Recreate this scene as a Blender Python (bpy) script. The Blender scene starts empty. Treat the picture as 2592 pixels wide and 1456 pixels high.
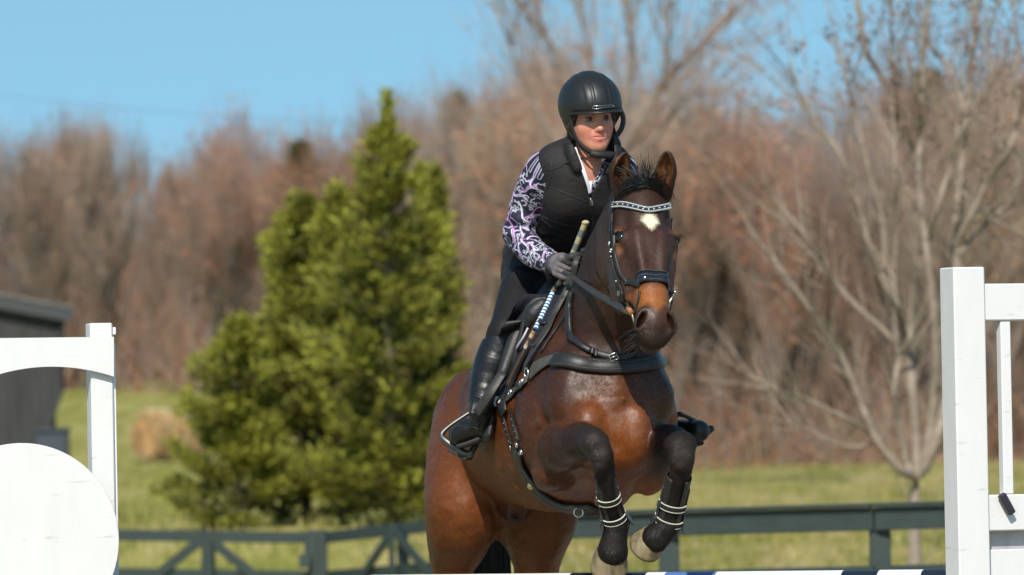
import bpy, math, random
import numpy as np
from mathutils import Vector
from mathutils.bvhtree import BVHTree

# ------------------------------------------------------------------ camera, sky, sun, exposure
scn = bpy.context.scene
COL = scn.collection
FPX = 16107.0                    # focal length in photograph pixels (2592 wide)
CAM = np.array([0.0, 0.0, 1.35])
PITCH = math.atan((1100 - 728) / FPX)
ROLL = math.radians(1.05)
_r0 = np.array([1.0, 0, 0]); _u0 = np.array([0, -math.sin(PITCH), math.cos(PITCH)]); _f0 = np.array([0, math.cos(PITCH), math.sin(PITCH)])
CR = math.cos(ROLL) * _r0 - math.sin(ROLL) * _u0
CU = math.sin(ROLL) * _r0 + math.cos(ROLL) * _u0
cam_d = bpy.data.cameras.new('camera')
cam_d.sensor_width = 36; cam_d.lens = 36 * FPX / 2592
cam_d.clip_start = 0.5; cam_d.clip_end = 2000
cam_d.dof.use_dof = True; cam_d.dof.focus_distance = 19.25
cam_d.dof.aperture_fstop = cam_d.lens / 1000 / 0.034
cam = bpy.data.objects.new('camera', cam_d); COL.objects.link(cam)
from mathutils import Matrix
cam.matrix_world = Matrix(((CR[0], CU[0], -_f0[0], CAM[0]), (CR[1], CU[1], -_f0[1], CAM[1]), (CR[2], CU[2], -_f0[2], CAM[2]), (0, 0, 0, 1)))
scn.camera = cam

SUN_AZ, SUN_EL = math.radians(9), math.radians(41)      # sun behind the camera, to its left
SUN = np.array([-math.sin(SUN_AZ) * math.cos(SUN_EL), -math.cos(SUN_AZ) * math.cos(SUN_EL), math.sin(SUN_EL)])
world = bpy.data.worlds.new("World"); scn.world = world; world.use_nodes = True
nt = world.node_tree; nt.nodes.clear()
sky = nt.nodes.new('ShaderNodeTexSky'); sky.sky_type = 'NISHITA'; sky.sun_disc = False
sky.sun_elevation = SUN_EL; sky.sun_rotation = math.pi + SUN_AZ
sky.air_density = 1.0; sky.dust_density = 0.2; sky.ozone_density = 1.6
_tc = nt.nodes.new('ShaderNodeTexCoord'); _ad = nt.nodes.new('ShaderNodeVectorMath'); _ad.operation = 'ADD'; _ad.inputs[1].default_value = (0, 0, 0.30)
_nm = nt.nodes.new('ShaderNodeVectorMath'); _nm.operation = 'NORMALIZE'
nt.links.new(_tc.outputs['Generated'], _ad.inputs[0]); nt.links.new(_ad.outputs[0], _nm.inputs[0]); nt.links.new(_nm.outputs[0], sky.inputs[0])
bg = nt.nodes.new('ShaderNodeBackground'); bg.inputs[1].default_value = 0.113
wo = nt.nodes.new('ShaderNodeOutputWorld')
_tn = nt.nodes.new('ShaderNodeVectorMath'); _tn.operation = 'MULTIPLY'; _tn.inputs[1].default_value = (1.30, 1.62, 1.36)
nt.links.new(sky.outputs[0], _tn.inputs[0]); nt.links.new(_tn.outputs[0], bg.inputs[0]); nt.links.new(bg.outputs[0], wo.inputs[0])
sl = bpy.data.lights.new('sun', 'SUN'); sl.energy = 4.6; sl.angle = math.radians(0.53); sl.color = (1.0, 0.94, 0.84)
so = bpy.data.objects.new('sun', sl); COL.objects.link(so); so.location = (-8, -18, 22)
so.rotation_euler = Vector((-SUN[0], -SUN[1], -SUN[2])).to_track_quat('-Z', 'Y').to_euler()
scn.view_settings.view_transform = 'Standard'; scn.view_settings.look = 'None'
scn.view_settings.exposure = 0.14; scn.view_settings.gamma = 1.0; scn.view_settings.use_curve_mapping = False
scn.cycles.use_denoising = True
scn.cycles.max_bounces = 6; scn.cycles.transparent_max_bounces = 6
rnd = random.Random(7); rng = np.random.default_rng(7)

def W(px, py, d):
    """world point seen at photograph pixel (px, py) at depth d"""
    return CAM + d * (_f0 + CR * ((px - 1296) / FPX) + CU * ((728 - py) / FPX))
def V(*a): return np.array(a, float)
def nrm(v): v = np.asarray(v, float); return v / np.linalg.norm(v)

# ------------------------------------------------------------------ materials
def lin(r, g, b):
    f = lambda c: (c / 255 / 12.92) if c <= 10 else ((c / 255 + 0.055) / 1.055) ** 2.4
    return (f(r), f(g), f(b), 1.0)
class NT:
    def __init__(s, name):
        s.m = bpy.data.materials.new(name); s.m.use_nodes = True; s.t = s.m.node_tree
        s.b = s.t.nodes['Principled BSDF']
    def n(s, ty, **kw):
        nd = s.t.nodes.new(ty)
        for k, v in kw.items():
            if k in nd.inputs.keys(): nd.inputs[k].default_value = v
            else: setattr(nd, k, v)
        return nd
    def l(s, a, b): s.t.links.new(a, b)
def mat(name, color, rough=0.6, var=0.12, scale=25, bump=0.0, bscale=120, metal=0.0, attr=False, spec=0.5, coat=0.0, stretch=(1, 1, 1), sheen=0.0, obvar=0.0, trans=0.0):
    """procedural material: base colour (or colour attribute) varied by noise, with noise relief"""
    s = NT(name)
    tc = s.n('ShaderNodeTexCoord'); mp = s.n('ShaderNodeMapping'); mp.inputs['Scale'].default_value = stretch
    s.l(tc.outputs['Object'], mp.inputs[0])
    no = s.n('ShaderNodeTexNoise'); no.inputs['Scale'].default_value = scale; no.inputs['Detail'].default_value = 5
    s.l(mp.outputs[0], no.inputs['Vector'])
    mr = s.n('ShaderNodeMapRange'); mr.inputs[1].default_value = 0.25; mr.inputs[2].default_value = 0.75
    mr.inputs[3].default_value = 1 - var; mr.inputs[4].default_value = 1 + var
    s.l(no.outputs[0], mr.inputs[0])
    mx = s.n('ShaderNodeVectorMath', operation='MULTIPLY')
    if attr:
        at = s.n('ShaderNodeVertexColor'); at.layer_name = 'Col'; s.l(at.outputs[0], mx.inputs[0])
    else: mx.inputs[0].default_value = color[:3]
    last = mr.outputs[0]
    if obvar:
        oi = s.n('ShaderNodeObjectInfo'); m2 = s.n('ShaderNodeMapRange'); m2.inputs[3].default_value = 1 - obvar; m2.inputs[4].default_value = 1 + obvar
        s.l(oi.outputs['Random'], m2.inputs[0]); mm = s.n('ShaderNodeMath', operation='MULTIPLY'); s.l(m2.outputs[0], mm.inputs[0]); s.l(last, mm.inputs[1]); last = mm.outputs[0]
    s.l(last, mx.inputs[1]); s.l(mx.outputs[0], s.b.inputs['Base Color'])
    s.b.inputs['Roughness'].default_value = rough; s.b.inputs['Metallic'].default_value = metal
    s.b.inputs['Specular IOR Level'].default_value = spec; s.b.inputs['Coat Weight'].default_value = coat
    s.b.inputs['Sheen Weight'].default_value = sheen
    if bump:
        n2 = s.n('ShaderNodeTexNoise'); n2.inputs['Scale'].default_value = bscale; n2.inputs['Detail'].default_value = 4
        s.l(mp.outputs[0], n2.inputs['Vector'])
        bp = s.n('ShaderNodeBump'); bp.inputs['Strength'].default_value = bump; bp.inputs['Distance'].default_value = 0.01
        s.l(n2.outputs[0], bp.inputs['Height']); s.l(bp.outputs[0], s.b.inputs['Normal'])
    return s.m

# ------------------------------------------------------------------ objects
def tag(o, label=None, cat=None, group=None, kind=None):
    if label: o['label'] = label
    if cat: o['category'] = cat
    if group: o['group'] = group
    if kind: o['kind'] = kind
    return o
def empty(name, loc, label, cat, group=None):
    o = bpy.data.objects.new(name, None); COL.objects.link(o); o.location = [float(c) for c in loc]; o.empty_display_size = 0.1
    return tag(o, label, cat, group)
def base_of(p):
    b = np.zeros(3)
    while p is not None: b = b + np.array(p.location); p = p.parent
    return b
def mesh_np(name, v, faces, m=None, parent=None, col=None, smooth=True, tris=None):
    """mesh object from world-space vertices and an (n,3|4) face array; or list of arrays"""
    v = np.asarray(v, np.float32) - base_of(parent).astype(np.float32)
    me = bpy.data.meshes.new(name)
    fl = faces if isinstance(faces, list) else [faces]
    fl = [np.asarray(f, np.int32) for f in fl if len(f)]
    me.vertices.add(len(v)); me.vertices.foreach_set('co', v.ravel())
    nl = sum(f.size for f in fl); nf = sum(len(f) for f in fl)
    me.loops.add(nl); me.loops.foreach_set('vertex_index', np.concatenate([f.ravel() for f in fl]))
    tot = np.concatenate([np.full(len(f), f.shape[1], np.int32) for f in fl]); st = np.concatenate([[0], np.cumsum(tot)[:-1]]).astype(np.int32)
    me.polygons.add(nf); me.polygons.foreach_set('loop_start', st); me.polygons.foreach_set('loop_total', tot)
    me.polygons.foreach_set('use_smooth', np.full(nf, smooth))
    me.update(calc_edges=True); me.validate()
    if col is not None:
        ca = me.color_attributes.new('Col', 'FLOAT_COLOR', 'POINT')
        c4 = np.ones((len(v), 4), np.float32); c4[:, :3] = col; ca.data.foreach_set('color', c4.ravel())
    if m: me.materials.append(m)
    o = bpy.data.objects.new(name, me); COL.objects.link(o); o.parent = parent
    return o
class MB:
    """collects simple solids (world space) into one mesh"""
    def __init__(s): s.v = []; s.f3 = []; s.f4 = []; s.n = 0; s.c = []
    def add(s, v, q=(), t=(), c=None):
        v = np.asarray(v, float).reshape(-1, 3); s.v.append(v)
        if len(q): s.f4.append(np.asarray(q) + s.n)
        if len(t): s.f3.append(np.asarray(t) + s.n)
        if c is not None: s.c.append(np.tile(np.asarray(c)[:3], (len(v), 1)))
        s.n += len(v); return s
    def box(s, c, ax, half, bev=0.0, c3=None):
        """box at c, rows of ax are its axes, half sizes; bev = chamfer"""
        ax = np.asarray(ax, float); h = np.asarray(half, float)
        if bev <= 0:
            P = np.array([[x, y, z] for x in (-1, 1) for y in (-1, 1) for z in (-1, 1)], float) * h
            s.add(c + P @ ax, [[0, 1, 3, 2], [4, 6, 7, 5], [0, 4, 5, 1], [2, 3, 7, 6], [0, 2, 6, 4], [1, 5, 7, 3]], c=c3)
            return s
        P = []; ids = {}
        for x in (-1, 1):
            for y in (-1, 1):
                for z in (-1, 1):
                    for a in range(3):
                        q = np.array([x, y, z], float) * (h - bev); q[a] = (x, y, z)[a] * h[a]
                        ids[(x, y, z, a)] = len(P); P.append(q)
        Q, T = [], []
        for a in range(3):
            b, c_ = (a + 1) % 3, (a + 2) % 3
            for sg in (-1, 1):
                def k(sb, sc, a=a, b=b, c_=c_, sg=sg):
                    t = [0, 0, 0]; t[a] = sg; t[b] = sb; t[c_] = sc; return ids[(t[0], t[1], t[2], a)]
                q = [k(-1, -1), k(1, -1), k(1, 1), k(-1, 1)]; Q.append(q if sg > 0 else q[::-1])
        for a in range(3):      # edges running along a
            b, c_ = (a + 1) % 3, (a + 2) % 3
            for sb in (-1, 1):
                for sc in (-1, 1):
                    def k(sa, fa, a=a, b=b, c_=c_, sb=sb, sc=sc):
                        t = [0, 0, 0]; t[a] = sa; t[b] = sb; t[c_] = sc; return ids[(t[0], t[1], t[2], fa)]
                    q = [k(-1, b), k(1, b), k(1, c_), k(-1, c_)]; Q.append(q if sb * sc < 0 else q[::-1])
        for x in (-1, 1):
            for y in (-1, 1):
                for z in (-1, 1):
                    t = [ids[(x, y, z, 0)], ids[(x, y, z, 1)], ids[(x, y, z, 2)]]; T.append(t if x * y * z > 0 else t[::-1])
        s.add(c + np.array(P) @ ax, Q, T, c=c3); return s
    def tube(s, pts, r, n=8, cap=True, c3=None, flat=None):
        """swept tube along pts with radii r (scalar or list); flat=(axis, k) squashes along axis"""
        P = np.asarray(pts, float); m = len(P); R = np.full(m, r, float) if np.isscalar(r) else np.asarray(r, float)
        T = np.gradient(P, axis=0); T /= np.linalg.norm(T, axis=1)[:, None] + 1e-12
        up = V(0, 0, 1) if abs(T[0][2]) < 0.9 else V(1, 0, 0)
        a = nrm(np.cross(T[0], up)); vs = []
        for i in range(m):
            a = nrm(a - T[i] * a.dot(T[i])); b = np.cross(T[i], a)
            for k in range(n):
                w = 2 * math.pi * k / n; o = (a * math.cos(w) + b * math.sin(w)) * R[i]
                if flat is not None: o = o - np.asarray(flat[0]) * (o.dot(flat[0])) * (1 - flat[1])
                vs.append(P[i] + o)
        q = [[i * n + k, i * n + (k + 1) % n, (i + 1) * n + (k + 1) % n, (i + 1) * n + k] for i in range(m - 1) for k in range(n)]
        t = []
        if cap:
            vs += [P[0], P[-1]]; e = m * n
            t = [[e, (k + 1) % n, k] for k in range(n)] + [[e + 1, (m - 1) * n + k, (m - 1) * n + (k + 1) % n] for k in range(n)]
        s.add(vs, q, t, c=c3); return s
    def torus(s, c, a, b, R, r, n=20, k=6, a0=0, a1=2 * math.pi):
        full = abs(a1 - a0 - 2 * math.pi) < 1e-6
        th = np.linspace(a0, a1, n + 1)
        pts = [c + (a * math.cos(t) + b * math.sin(t)) * R for t in th]
        return s.tube(pts, r, k, cap=not full)
    def sphere(s, c, r, n=10, ax=None):
        r = np.full(3, r, float) if np.isscalar(r) else np.asarray(r, float); ax = np.eye(3) if ax is None else np.asarray(ax)
        vs = [[0, 0, 1]]
        for i in range(1, n):
            for k in range(2 * n):
                t = math.pi * i / n; p = math.pi * k / n; vs.append([math.sin(t) * math.cos(p), math.sin(t) * math.sin(p), math.cos(t)])
        vs.append([0, 0, -1]); m = 2 * n
        q = [[1 + (i - 1) * m + k, 1 + i * m + k, 1 + i * m + (k + 1) % m, 1 + (i - 1) * m + (k + 1) % m] for i in range(1, n - 1) for k in range(m)]
        e = len(vs) - 1
        t = [[0, 1 + k, 1 + (k + 1) % m] for k in range(m)] + [[e, 1 + (n - 2) * m + (k + 1) % m, 1 + (n - 2) * m + k] for k in range(m)]
        s.add(c + (np.array(vs) * r) @ ax, q, t); return s
    def build(s, name, m, parent=None, smooth=False, bevel=False):
        fl = ([np.concatenate(s.f4)] if s.f4 else []) + ([np.concatenate(s.f3)] if s.f3 else [])
        return mesh_np(name, np.concatenate(s.v), fl, m, parent, smooth=smooth, col=np.concatenate(s.c) if s.c else None)
def spline(pts, n=8):
    """Catmull-Rom through rows of pts (any number of columns)"""
    P = np.asarray(pts, float)
    if len(P) < 3: return np.array([P[0] + (P[-1] - P[0]) * t for t in np.linspace(0, 1, n + 1)])
    E = np.vstack([2 * P[0] - P[1], P, 2 * P[-1] - P[-2]]); out = []
    for i in range(1, len(E) - 2):
        for t in np.linspace(0, 1, n, endpoint=False):
            a, b, c, d = E[i - 1], E[i], E[i + 1], E[i + 2]
            out.append(0.5 * (2 * b + (c - a) * t + (2 * a - 5 * b + 4 * c - d) * t * t + (3 * b - a - 3 * c + d) * t ** 3))
    out.append(P[-1]); return np.array(out)

# ------------------------------------------------------------------ implicit surfaces (smooth unions meshed by surface nets)
class Prim:
    def __init__(s, fn, lo, hi, k, op, col, tg): s.fn, s.lo, s.hi, s.k, s.op, s.col, s.tg = fn, np.asarray(lo), np.asarray(hi), k, op, col, tg
def ell(c, r, ax=None, k=0.03, op='+', col=None, tg=None):
    c = np.asarray(c, float); r = np.full(3, r, float) if np.isscalar(r) else np.asarray(r, float)
    A = np.eye(3) if ax is None else np.asarray(ax, float)
    def fn(P, r=r, c=c, A=A):
        P = np.asarray(P, np.float32); q = (P - c.astype(np.float32)) @ A.T.astype(np.float32); q = q / r.astype(np.float32); a = np.sqrt((q * q).sum(-1)); q = q / r.astype(np.float32); b = np.sqrt((q * q).sum(-1)) + np.float32(1e-9)
        return a * (a - 1) / b
    e = np.sqrt(((A * r[:, None]) ** 2).sum(0))
    return Prim(fn, c - e, c + e, k, op, col, tg)
def tube_sd(pts, rad, ax=None, k=0.03, op='+', col=None, tg=None, n=3):
    """round chain through pts with radii; ax (unit) and per-point lateral radii: rad rows (lateral, other)"""
    P = np.asarray(pts, float); R = np.asarray(rad, float)
    if R.ndim == 1: R = np.stack([R, R], 1)
    S = spline(np.hstack([P, R]), n) if len(P) > 2 else np.hstack([P, R])
    A = None if ax is None else nrm(ax).astype(np.float32)
    def seg(X, i):
        a, b = S[i, :3].astype(np.float32), S[i + 1, :3].astype(np.float32); d = b - a; dd = np.float32(d.dot(d) + 1e-12)
        x, y, z = X[..., 0] - a[0], X[..., 1] - a[1], X[..., 2] - a[2]
        t = np.clip((x * d[0] + y * d[1] + z * d[2]) / dd, 0, 1)
        x = x - t * d[0]; y = y - t * d[1]; z = z - t * d[2]
        rl = np.float32(S[i, 3]) + np.float32(S[i + 1, 3] - S[i, 3]) * t
        if A is None: return np.sqrt(x * x + y * y + z * z) - rl
        rs = np.float32(S[i, 4]) + np.float32(S[i + 1, 4] - S[i, 4]) * t
        la = x * A[0] + y * A[1] + z * A[2]; o2 = np.maximum(x * x + y * y + z * z - la * la, 0)
        l2 = la * la; rl2 = rl * rl; rs2 = rs * rs
        kk = np.sqrt(l2 / rl2 + o2 / rs2); g = np.sqrt(l2 / (rl2 * rl2) + o2 / (rs2 * rs2)) + np.float32(1e-9)
        return kk * (kk - 1) / g
    def fn(X):
        X = np.asarray(X, np.float32); best = seg(X, 0)
        for i in range(1, len(S) - 1): best = np.minimum(best, seg(X, i))
        return best
    rr = S[:, 3:].max(1)[:, None]
    pr = Prim(fn, (S[:, :3] - rr).min(0), (S[:, :3] + rr).max(0), k, op, col, tg)
    pr.segs = [(np.minimum(S[i, :3], S[i + 1, :3]) - max(rr[i, 0], rr[i + 1, 0]), np.maximum(S[i, :3], S[i + 1, :3]) + max(rr[i, 0], rr[i + 1, 0]), (lambda X, i=i: seg(X, i))) for i in range(len(S) - 1)]
    return pr
def plane_cut(p, n, lo, hi, k=0.004):
    """removes everything on the +n side of the plane"""
    p = np.asarray(p, float); n = nrm(n)
    return Prim(lambda X: (X - p) @ (-n), lo, hi, k, '-', None, None)
def field(prims, lo, hi, h, infl=0.0):
    lo = np.asarray(lo, float); n = np.ceil((np.asarray(hi) - lo) / h).astype(int) + 1
    F = np.full(n, 1.0, np.float32)
    xs = [(lo[a] + h * np.arange(n[a])).astype(np.float32) for a in range(3)]
    def box(l, u, mg):
        a = np.clip(np.floor((l - mg - lo) / h).astype(int), 0, n); b = np.clip(np.ceil((u + mg - lo) / h).astype(int) + 1, 0, n); return a, b
    def grid(a, b): return np.stack(np.meshgrid(xs[0][a[0]:b[0]], xs[1][a[1]:b[1]], xs[2][a[2]:b[2]], indexing='ij'), -1)
    for p in prims:
        mg = p.k + abs(infl) + 2 * h
        a, b = box(p.lo, p.hi, mg)
        if (b <= a).any(): continue
        if getattr(p, 'segs', None):
            d = np.full(b - a, 1.0, np.float32)
            for l, u, f_ in p.segs:
                a2, b2 = box(l, u, mg); a2 = np.maximum(a2, a); b2 = np.minimum(b2, b)
                if (b2 <= a2).any(): continue
                w = tuple(slice(a2[i] - a[i], b2[i] - a[i]) for i in range(3)); d[w] = np.minimum(d[w], f_(grid(a2, b2)))
        else: d = p.fn(grid(a, b)).astype(np.float32)
        sl_ = tuple(slice(a[i], b[i]) for i in range(3)); f = F[sl_]
        if p.op == '+':
            d = d - np.float32(infl) if p.tg != 'noinf' else d
            hh = np.maximum(p.k - np.abs(f - d), 0) / p.k; F[sl_] = np.minimum(f, d) - hh * hh * p.k * 0.25
        else:
            d = -d; hh = np.maximum(p.k - np.abs(f - d), 0) / p.k; F[sl_] = np.maximum(f, d) + hh * hh * p.k * 0.25
    return F, lo, h
_C = np.array([[i & 1, (i >> 1) & 1, (i >> 2) & 1] for i in range(8)])
def nets(F, lo, h):
    S = F < 0
    c = np.zeros(tuple(np.array(F.shape) - 1), np.uint8)
    nx, ny, nz = c.shape
    for o in _C: c += S[o[0]:o[0] + nx, o[1]:o[1] + ny, o[2]:o[2] + nz]
    mixed = (c > 0) & (c < 8); idx = np.argwhere(mixed)
    vid = np.full(c.shape, -1, np.int32); vid[mixed] = np.arange(len(idx), dtype=np.int32)
    acc = np.zeros((len(idx), 3)); cnt = np.zeros(len(idx))
    vals = [F[idx[:, 0] + o[0], idx[:, 1] + o[1], idx[:, 2] + o[2]] for o in _C]
    for i in range(8):
        for a in range(3):
            if _C[i][a]: continue
            j = i | (1 << a); va, vb = vals[i], vals[j]; m = (va < 0) != (vb < 0)
            t = np.where(m, va / np.where(m, va - vb, 1), 0)
            p = _C[i][None, :] + np.zeros((len(idx), 3)); p[:, a] += t
            acc[m] += p[m]; cnt += m
    v = lo + h * (idx + acc / np.maximum(cnt, 1)[:, None])
    Q = []
    for a in range(3):
        b, c2 = (a + 1) % 3, (a + 2) % 3
        s0 = [slice(None)] * 3; s1 = [slice(None)] * 3; s0[a] = slice(0, -1); s1[a] = slice(1, None)
        ch = S[tuple(s0)] != S[tuple(s1)]; e = np.argwhere(ch)
        ok = (e[:, b] > 0) & (e[:, c2] > 0) & (e[:, b] < F.shape[b] - 1) & (e[:, c2] < F.shape[c2] - 1); e = e[ok]
        ins = S[e[:, 0], e[:, 1], e[:, 2]]
        def cell(db, dc):
            q = e.copy(); q[:, b] += db; q[:, c2] += dc; return vid[q[:, 0], q[:, 1], q[:, 2]]
        q = np.stack([cell(-1, -1), cell(0, -1), cell(0, 0), cell(-1, 0)], 1)
        q[~ins] = q[~ins][:, ::-1]; Q.append(q)
    return v, np.concatenate(Q)
def keep(v, q, fm):
    """keep faces where mask fm, drop loose vertices"""
    q = q[fm]; u, inv = np.unique(q, return_inverse=True); return v[u], inv.reshape(q.shape).astype(np.int32)
def relax(v, q, it=3, f=.5):
    """Laplacian smoothing"""
    e = np.concatenate([q[:, [0, 1]], q[:, [1, 2]], q[:, [2, 3]], q[:, [3, 0]]]); n = len(v)
    c = np.bincount(e[:, 0], minlength=n) + np.bincount(e[:, 1], minlength=n)
    for _ in range(it):
        s_ = np.stack([np.bincount(e[:, 0], v[e[:, 1], a], n) + np.bincount(e[:, 1], v[e[:, 0], a], n) for a in range(3)], 1)
        v = v + f * (s_ / np.maximum(c, 1)[:, None] - v)
    return v
def vnormals(v, q):
    n = np.cross(v[q[:, 2]] - v[q[:, 0]], v[q[:, 3]] - v[q[:, 1]]); out = np.zeros_like(v)
    for a in range(3):
        for k in range(4): out[:, a] += np.bincount(q[:, k], n[:, a], len(v))
    return out / (np.linalg.norm(out, axis=1)[:, None] + 1e-12)
def bounds(prims, m=0.03):
    pp = [p for p in prims if p.op == '+']
    return np.min([p.lo for p in pp], 0) - m, np.max([p.hi for p in pp], 0) + m
def shade(v, prims, s=0.012, k=None):
    """vertex colour: every coloured primitive weighs in by its distance"""
    num = np.zeros((len(v), 3)); den = np.full(len(v), 1e-12)
    for p in prims:
        if p.col is None or p.op != '+': continue
        m = np.all((v > p.lo - 0.12) & (v < p.hi + 0.12), 1)
        if not m.any(): continue
        w = np.exp(-np.clip(p.fn(v[m]), -0.012, 1) / s); num[m] += w[:, None] * np.asarray(p.col)[:3]; den[m] += w
    return num / den[:, None]
def vnoise(v, sc, seed=0):
    """cheap smooth value noise in 0..1"""
    v = np.asarray(v) * sc + seed * 17.3; i = np.floor(v).astype(np.int64); f = v - i; f = f * f * (3 - 2 * f); out = 0
    for o in _C:
        q = i + o; h = (q[:, 0] * 73856093 ^ q[:, 1] * 19349663 ^ q[:, 2] * 83492791) & 0xFFFFFF
        h = ((h * 1103515245 + 12345) & 0x7FFFFFFF) / 0x7FFFFFFF
        w = np.prod(np.where(o == 1, f, 1 - f), axis=1); out = out + w * h
    return out
# ------------------------------------------------------------------ GROUND
_LP = np.array([(-50, 0), (0, 0), (30, -.05), (48, -.45), (55, -.45), (64, .40), (90, .66), (130, .95), (165, 2.0), (200, 3.4), (260, 8), (330, 12), (520, 15)], float)
_RP = np.array([(-50, 0), (0, 0), (25, -.02), (35, -.15), (64, 0), (110, .28), (150, .51), (200, 2.0), (260, 8), (330, 12), (520, 15)], float)
def gz(x, y):
    x, y = np.asarray(x, float), np.asarray(y, float); s = np.clip((x / np.maximum(y, 8) * FPX + 296 - 150) / 420, 0, 1); s = s * s * (3 - 2 * s)
    z = np.interp(y, _LP[:, 0], _LP[:, 1]) * (1 - s) + np.interp(y, _RP[:, 0], _RP[:, 1]) * s
    w = np.clip((y - 42) / 20, 0, 1); return z + w * (.05 * np.sin(x * .9 + y * .35) + .04 * np.sin(x * .37 - y * .21 + 2))
def grid_mesh(name, xs, ys, m):
    X, Y = np.meshgrid(xs, ys); v = np.stack([X, Y, gz(X, Y)], -1).reshape(-1, 3); nx, ny = len(xs), len(ys)
    i = np.arange(nx - 1)[None, :] + nx * np.arange(ny - 1)[:, None]; q = np.stack([i, i + 1, i + nx + 1, i + nx], -1).reshape(-1, 4)
    return tag(mesh_np(name, v, q, m), kind='structure')
s = NT('ground_cover'); s.b.inputs['Roughness'].default_value = .95; s.b.inputs['Specular IOR Level'].default_value = .1
gg = s.n('ShaderNodeNewGeometry'); sp = s.n('ShaderNodeSeparateXYZ'); s.l(gg.outputs['Position'], sp.inputs[0])
def ramp(nd, stops):
    cr = nd.color_ramp; cr.elements[0].position, cr.elements[0].color = stops[0]; cr.elements[1].position, cr.elements[1].color = stops[-1]
    for p_, c_ in stops[1:-1]: e_ = cr.elements.new(p_); e_.color = c_
mpg = s.n('ShaderNodeMapping'); mpg.inputs['Scale'].default_value = (1.0, .22, 1); s.l(gg.outputs['Position'], mpg.inputs[0])
na = s.n('ShaderNodeTexNoise'); na.inputs['Scale'].default_value = 1.6; na.inputs['Detail'].default_value = 8; na.inputs['Roughness'].default_value = .65; s.l(mpg.outputs[0], na.inputs['Vector'])
ra = s.n('ShaderNodeValToRGB'); ramp(ra, [(.28, (.13, .14, .028, 1)), (.40, (.20, .19, .05, 1)), (.50, (.30, .25, .09, 1)), (.62, (.38, .30, .145, 1))]); s.l(na.outputs[0], ra.inputs[0])
nb_ = s.n('ShaderNodeTexNoise'); nb_.inputs['Scale'].default_value = 14; nb_.inputs['Detail'].default_value = 6; s.l(gg.outputs['Position'], nb_.inputs['Vector'])
rs = s.n('ShaderNodeValToRGB'); ramp(rs, [(.3, (.22, .17, .115, 1)), (.7, (.36, .29, .20, 1))]); s.l(nb_.outputs[0], rs.inputs[0])
rl_ = s.n('ShaderNodeValToRGB'); ramp(rl_, [(.35, (.075, .045, .030, 1)), (.65, (.17, .11, .075, 1))]); s.l(na.outputs[0], rl_.inputs[0])
def step(a, b):
    m_ = s.n('ShaderNodeMapRange'); m_.inputs[1].default_value = a; m_.inputs[2].default_value = b; ad = s.n('ShaderNodeMath', operation='MULTIPLY_ADD'); ad.inputs[1].default_value = 6; s.l(na.outputs[0], ad.inputs[0]); s.l(sp.outputs[1], ad.inputs[2]); s.l(ad.outputs[0], m_.inputs[0]); return m_.outputs[0]
m1 = s.n('ShaderNodeMix', data_type='RGBA'); s.l(step(38, 41), m1.inputs[0]); s.l(rs.outputs[0], m1.inputs[6]); s.l(ra.outputs[0], m1.inputs[7])
rx = s.n('ShaderNodeMath', operation='DIVIDE'); s.l(sp.outputs[0], rx.inputs[0]); s.l(sp.outputs[1], rx.inputs[1])
rm = s.n('ShaderNodeMapRange'); rm.inputs[1].default_value = -.022; rm.inputs[2].default_value = -.006; rm.inputs[3].default_value = -40; rm.inputs[4].default_value = 0; s.l(rx.outputs[0], rm.inputs[0])
yy = s.n('ShaderNodeMath', operation='ADD'); s.l(sp.outputs[1], yy.inputs[0]); s.l(rm.outputs[0], yy.inputs[1]); a6 = s.n('ShaderNodeMath', operation='MULTIPLY_ADD'); a6.inputs[1].default_value = 6; s.l(na.outputs[0], a6.inputs[0]); s.l(yy.outputs[0], a6.inputs[2])
mr6 = s.n('ShaderNodeMapRange'); mr6.inputs[1].default_value = 156; mr6.inputs[2].default_value = 166; s.l(a6.outputs[0], mr6.inputs[0])
m2_ = s.n('ShaderNodeMix', data_type='RGBA'); s.l(mr6.outputs[0], m2_.inputs[0]); s.l(m1.outputs[2], m2_.inputs[6]); s.l(rl_.outputs[0], m2_.inputs[7]); gl_ = s.n('ShaderNodeMapRange'); gl_.inputs[1].default_value = -.030; gl_.inputs[2].default_value = -.004; gl_.inputs[3].default_value = 1; gl_.inputs[4].default_value = 0; s.l(rx.outputs[0], gl_.inputs[0])
gm = s.n('ShaderNodeMix', data_type='RGBA'); gm.blend_type = 'MULTIPLY'; s.l(gl_.outputs[0], gm.inputs[0]); s.l(m2_.outputs[2], gm.inputs[6]); gm.inputs[7].default_value = (.92, 1.0, .76, 1); s.l(gm.outputs[2], s.b.inputs['Base Color'])
bpg = s.n('ShaderNodeBump'); bpg.inputs['Strength'].default_value = .5; bpg.inputs['Distance'].default_value = .05; s.l(nb_.outputs[0], bpg.inputs['Height']); s.l(bpg.outputs[0], s.b.inputs['Normal'])
ys = np.concatenate([np.arange(-40, 40, 4), np.arange(40, 130, 1.0), np.arange(130, 300, 3), np.arange(300, 900, 50)])
xs = np.concatenate([np.arange(-400, -60, 20), np.arange(-60, -24, 2), np.arange(-24, 24, .5), np.arange(24, 60, 2), np.arange(60, 420, 20)])
grid_mesh('ground', xs, ys, s.m)
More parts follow.
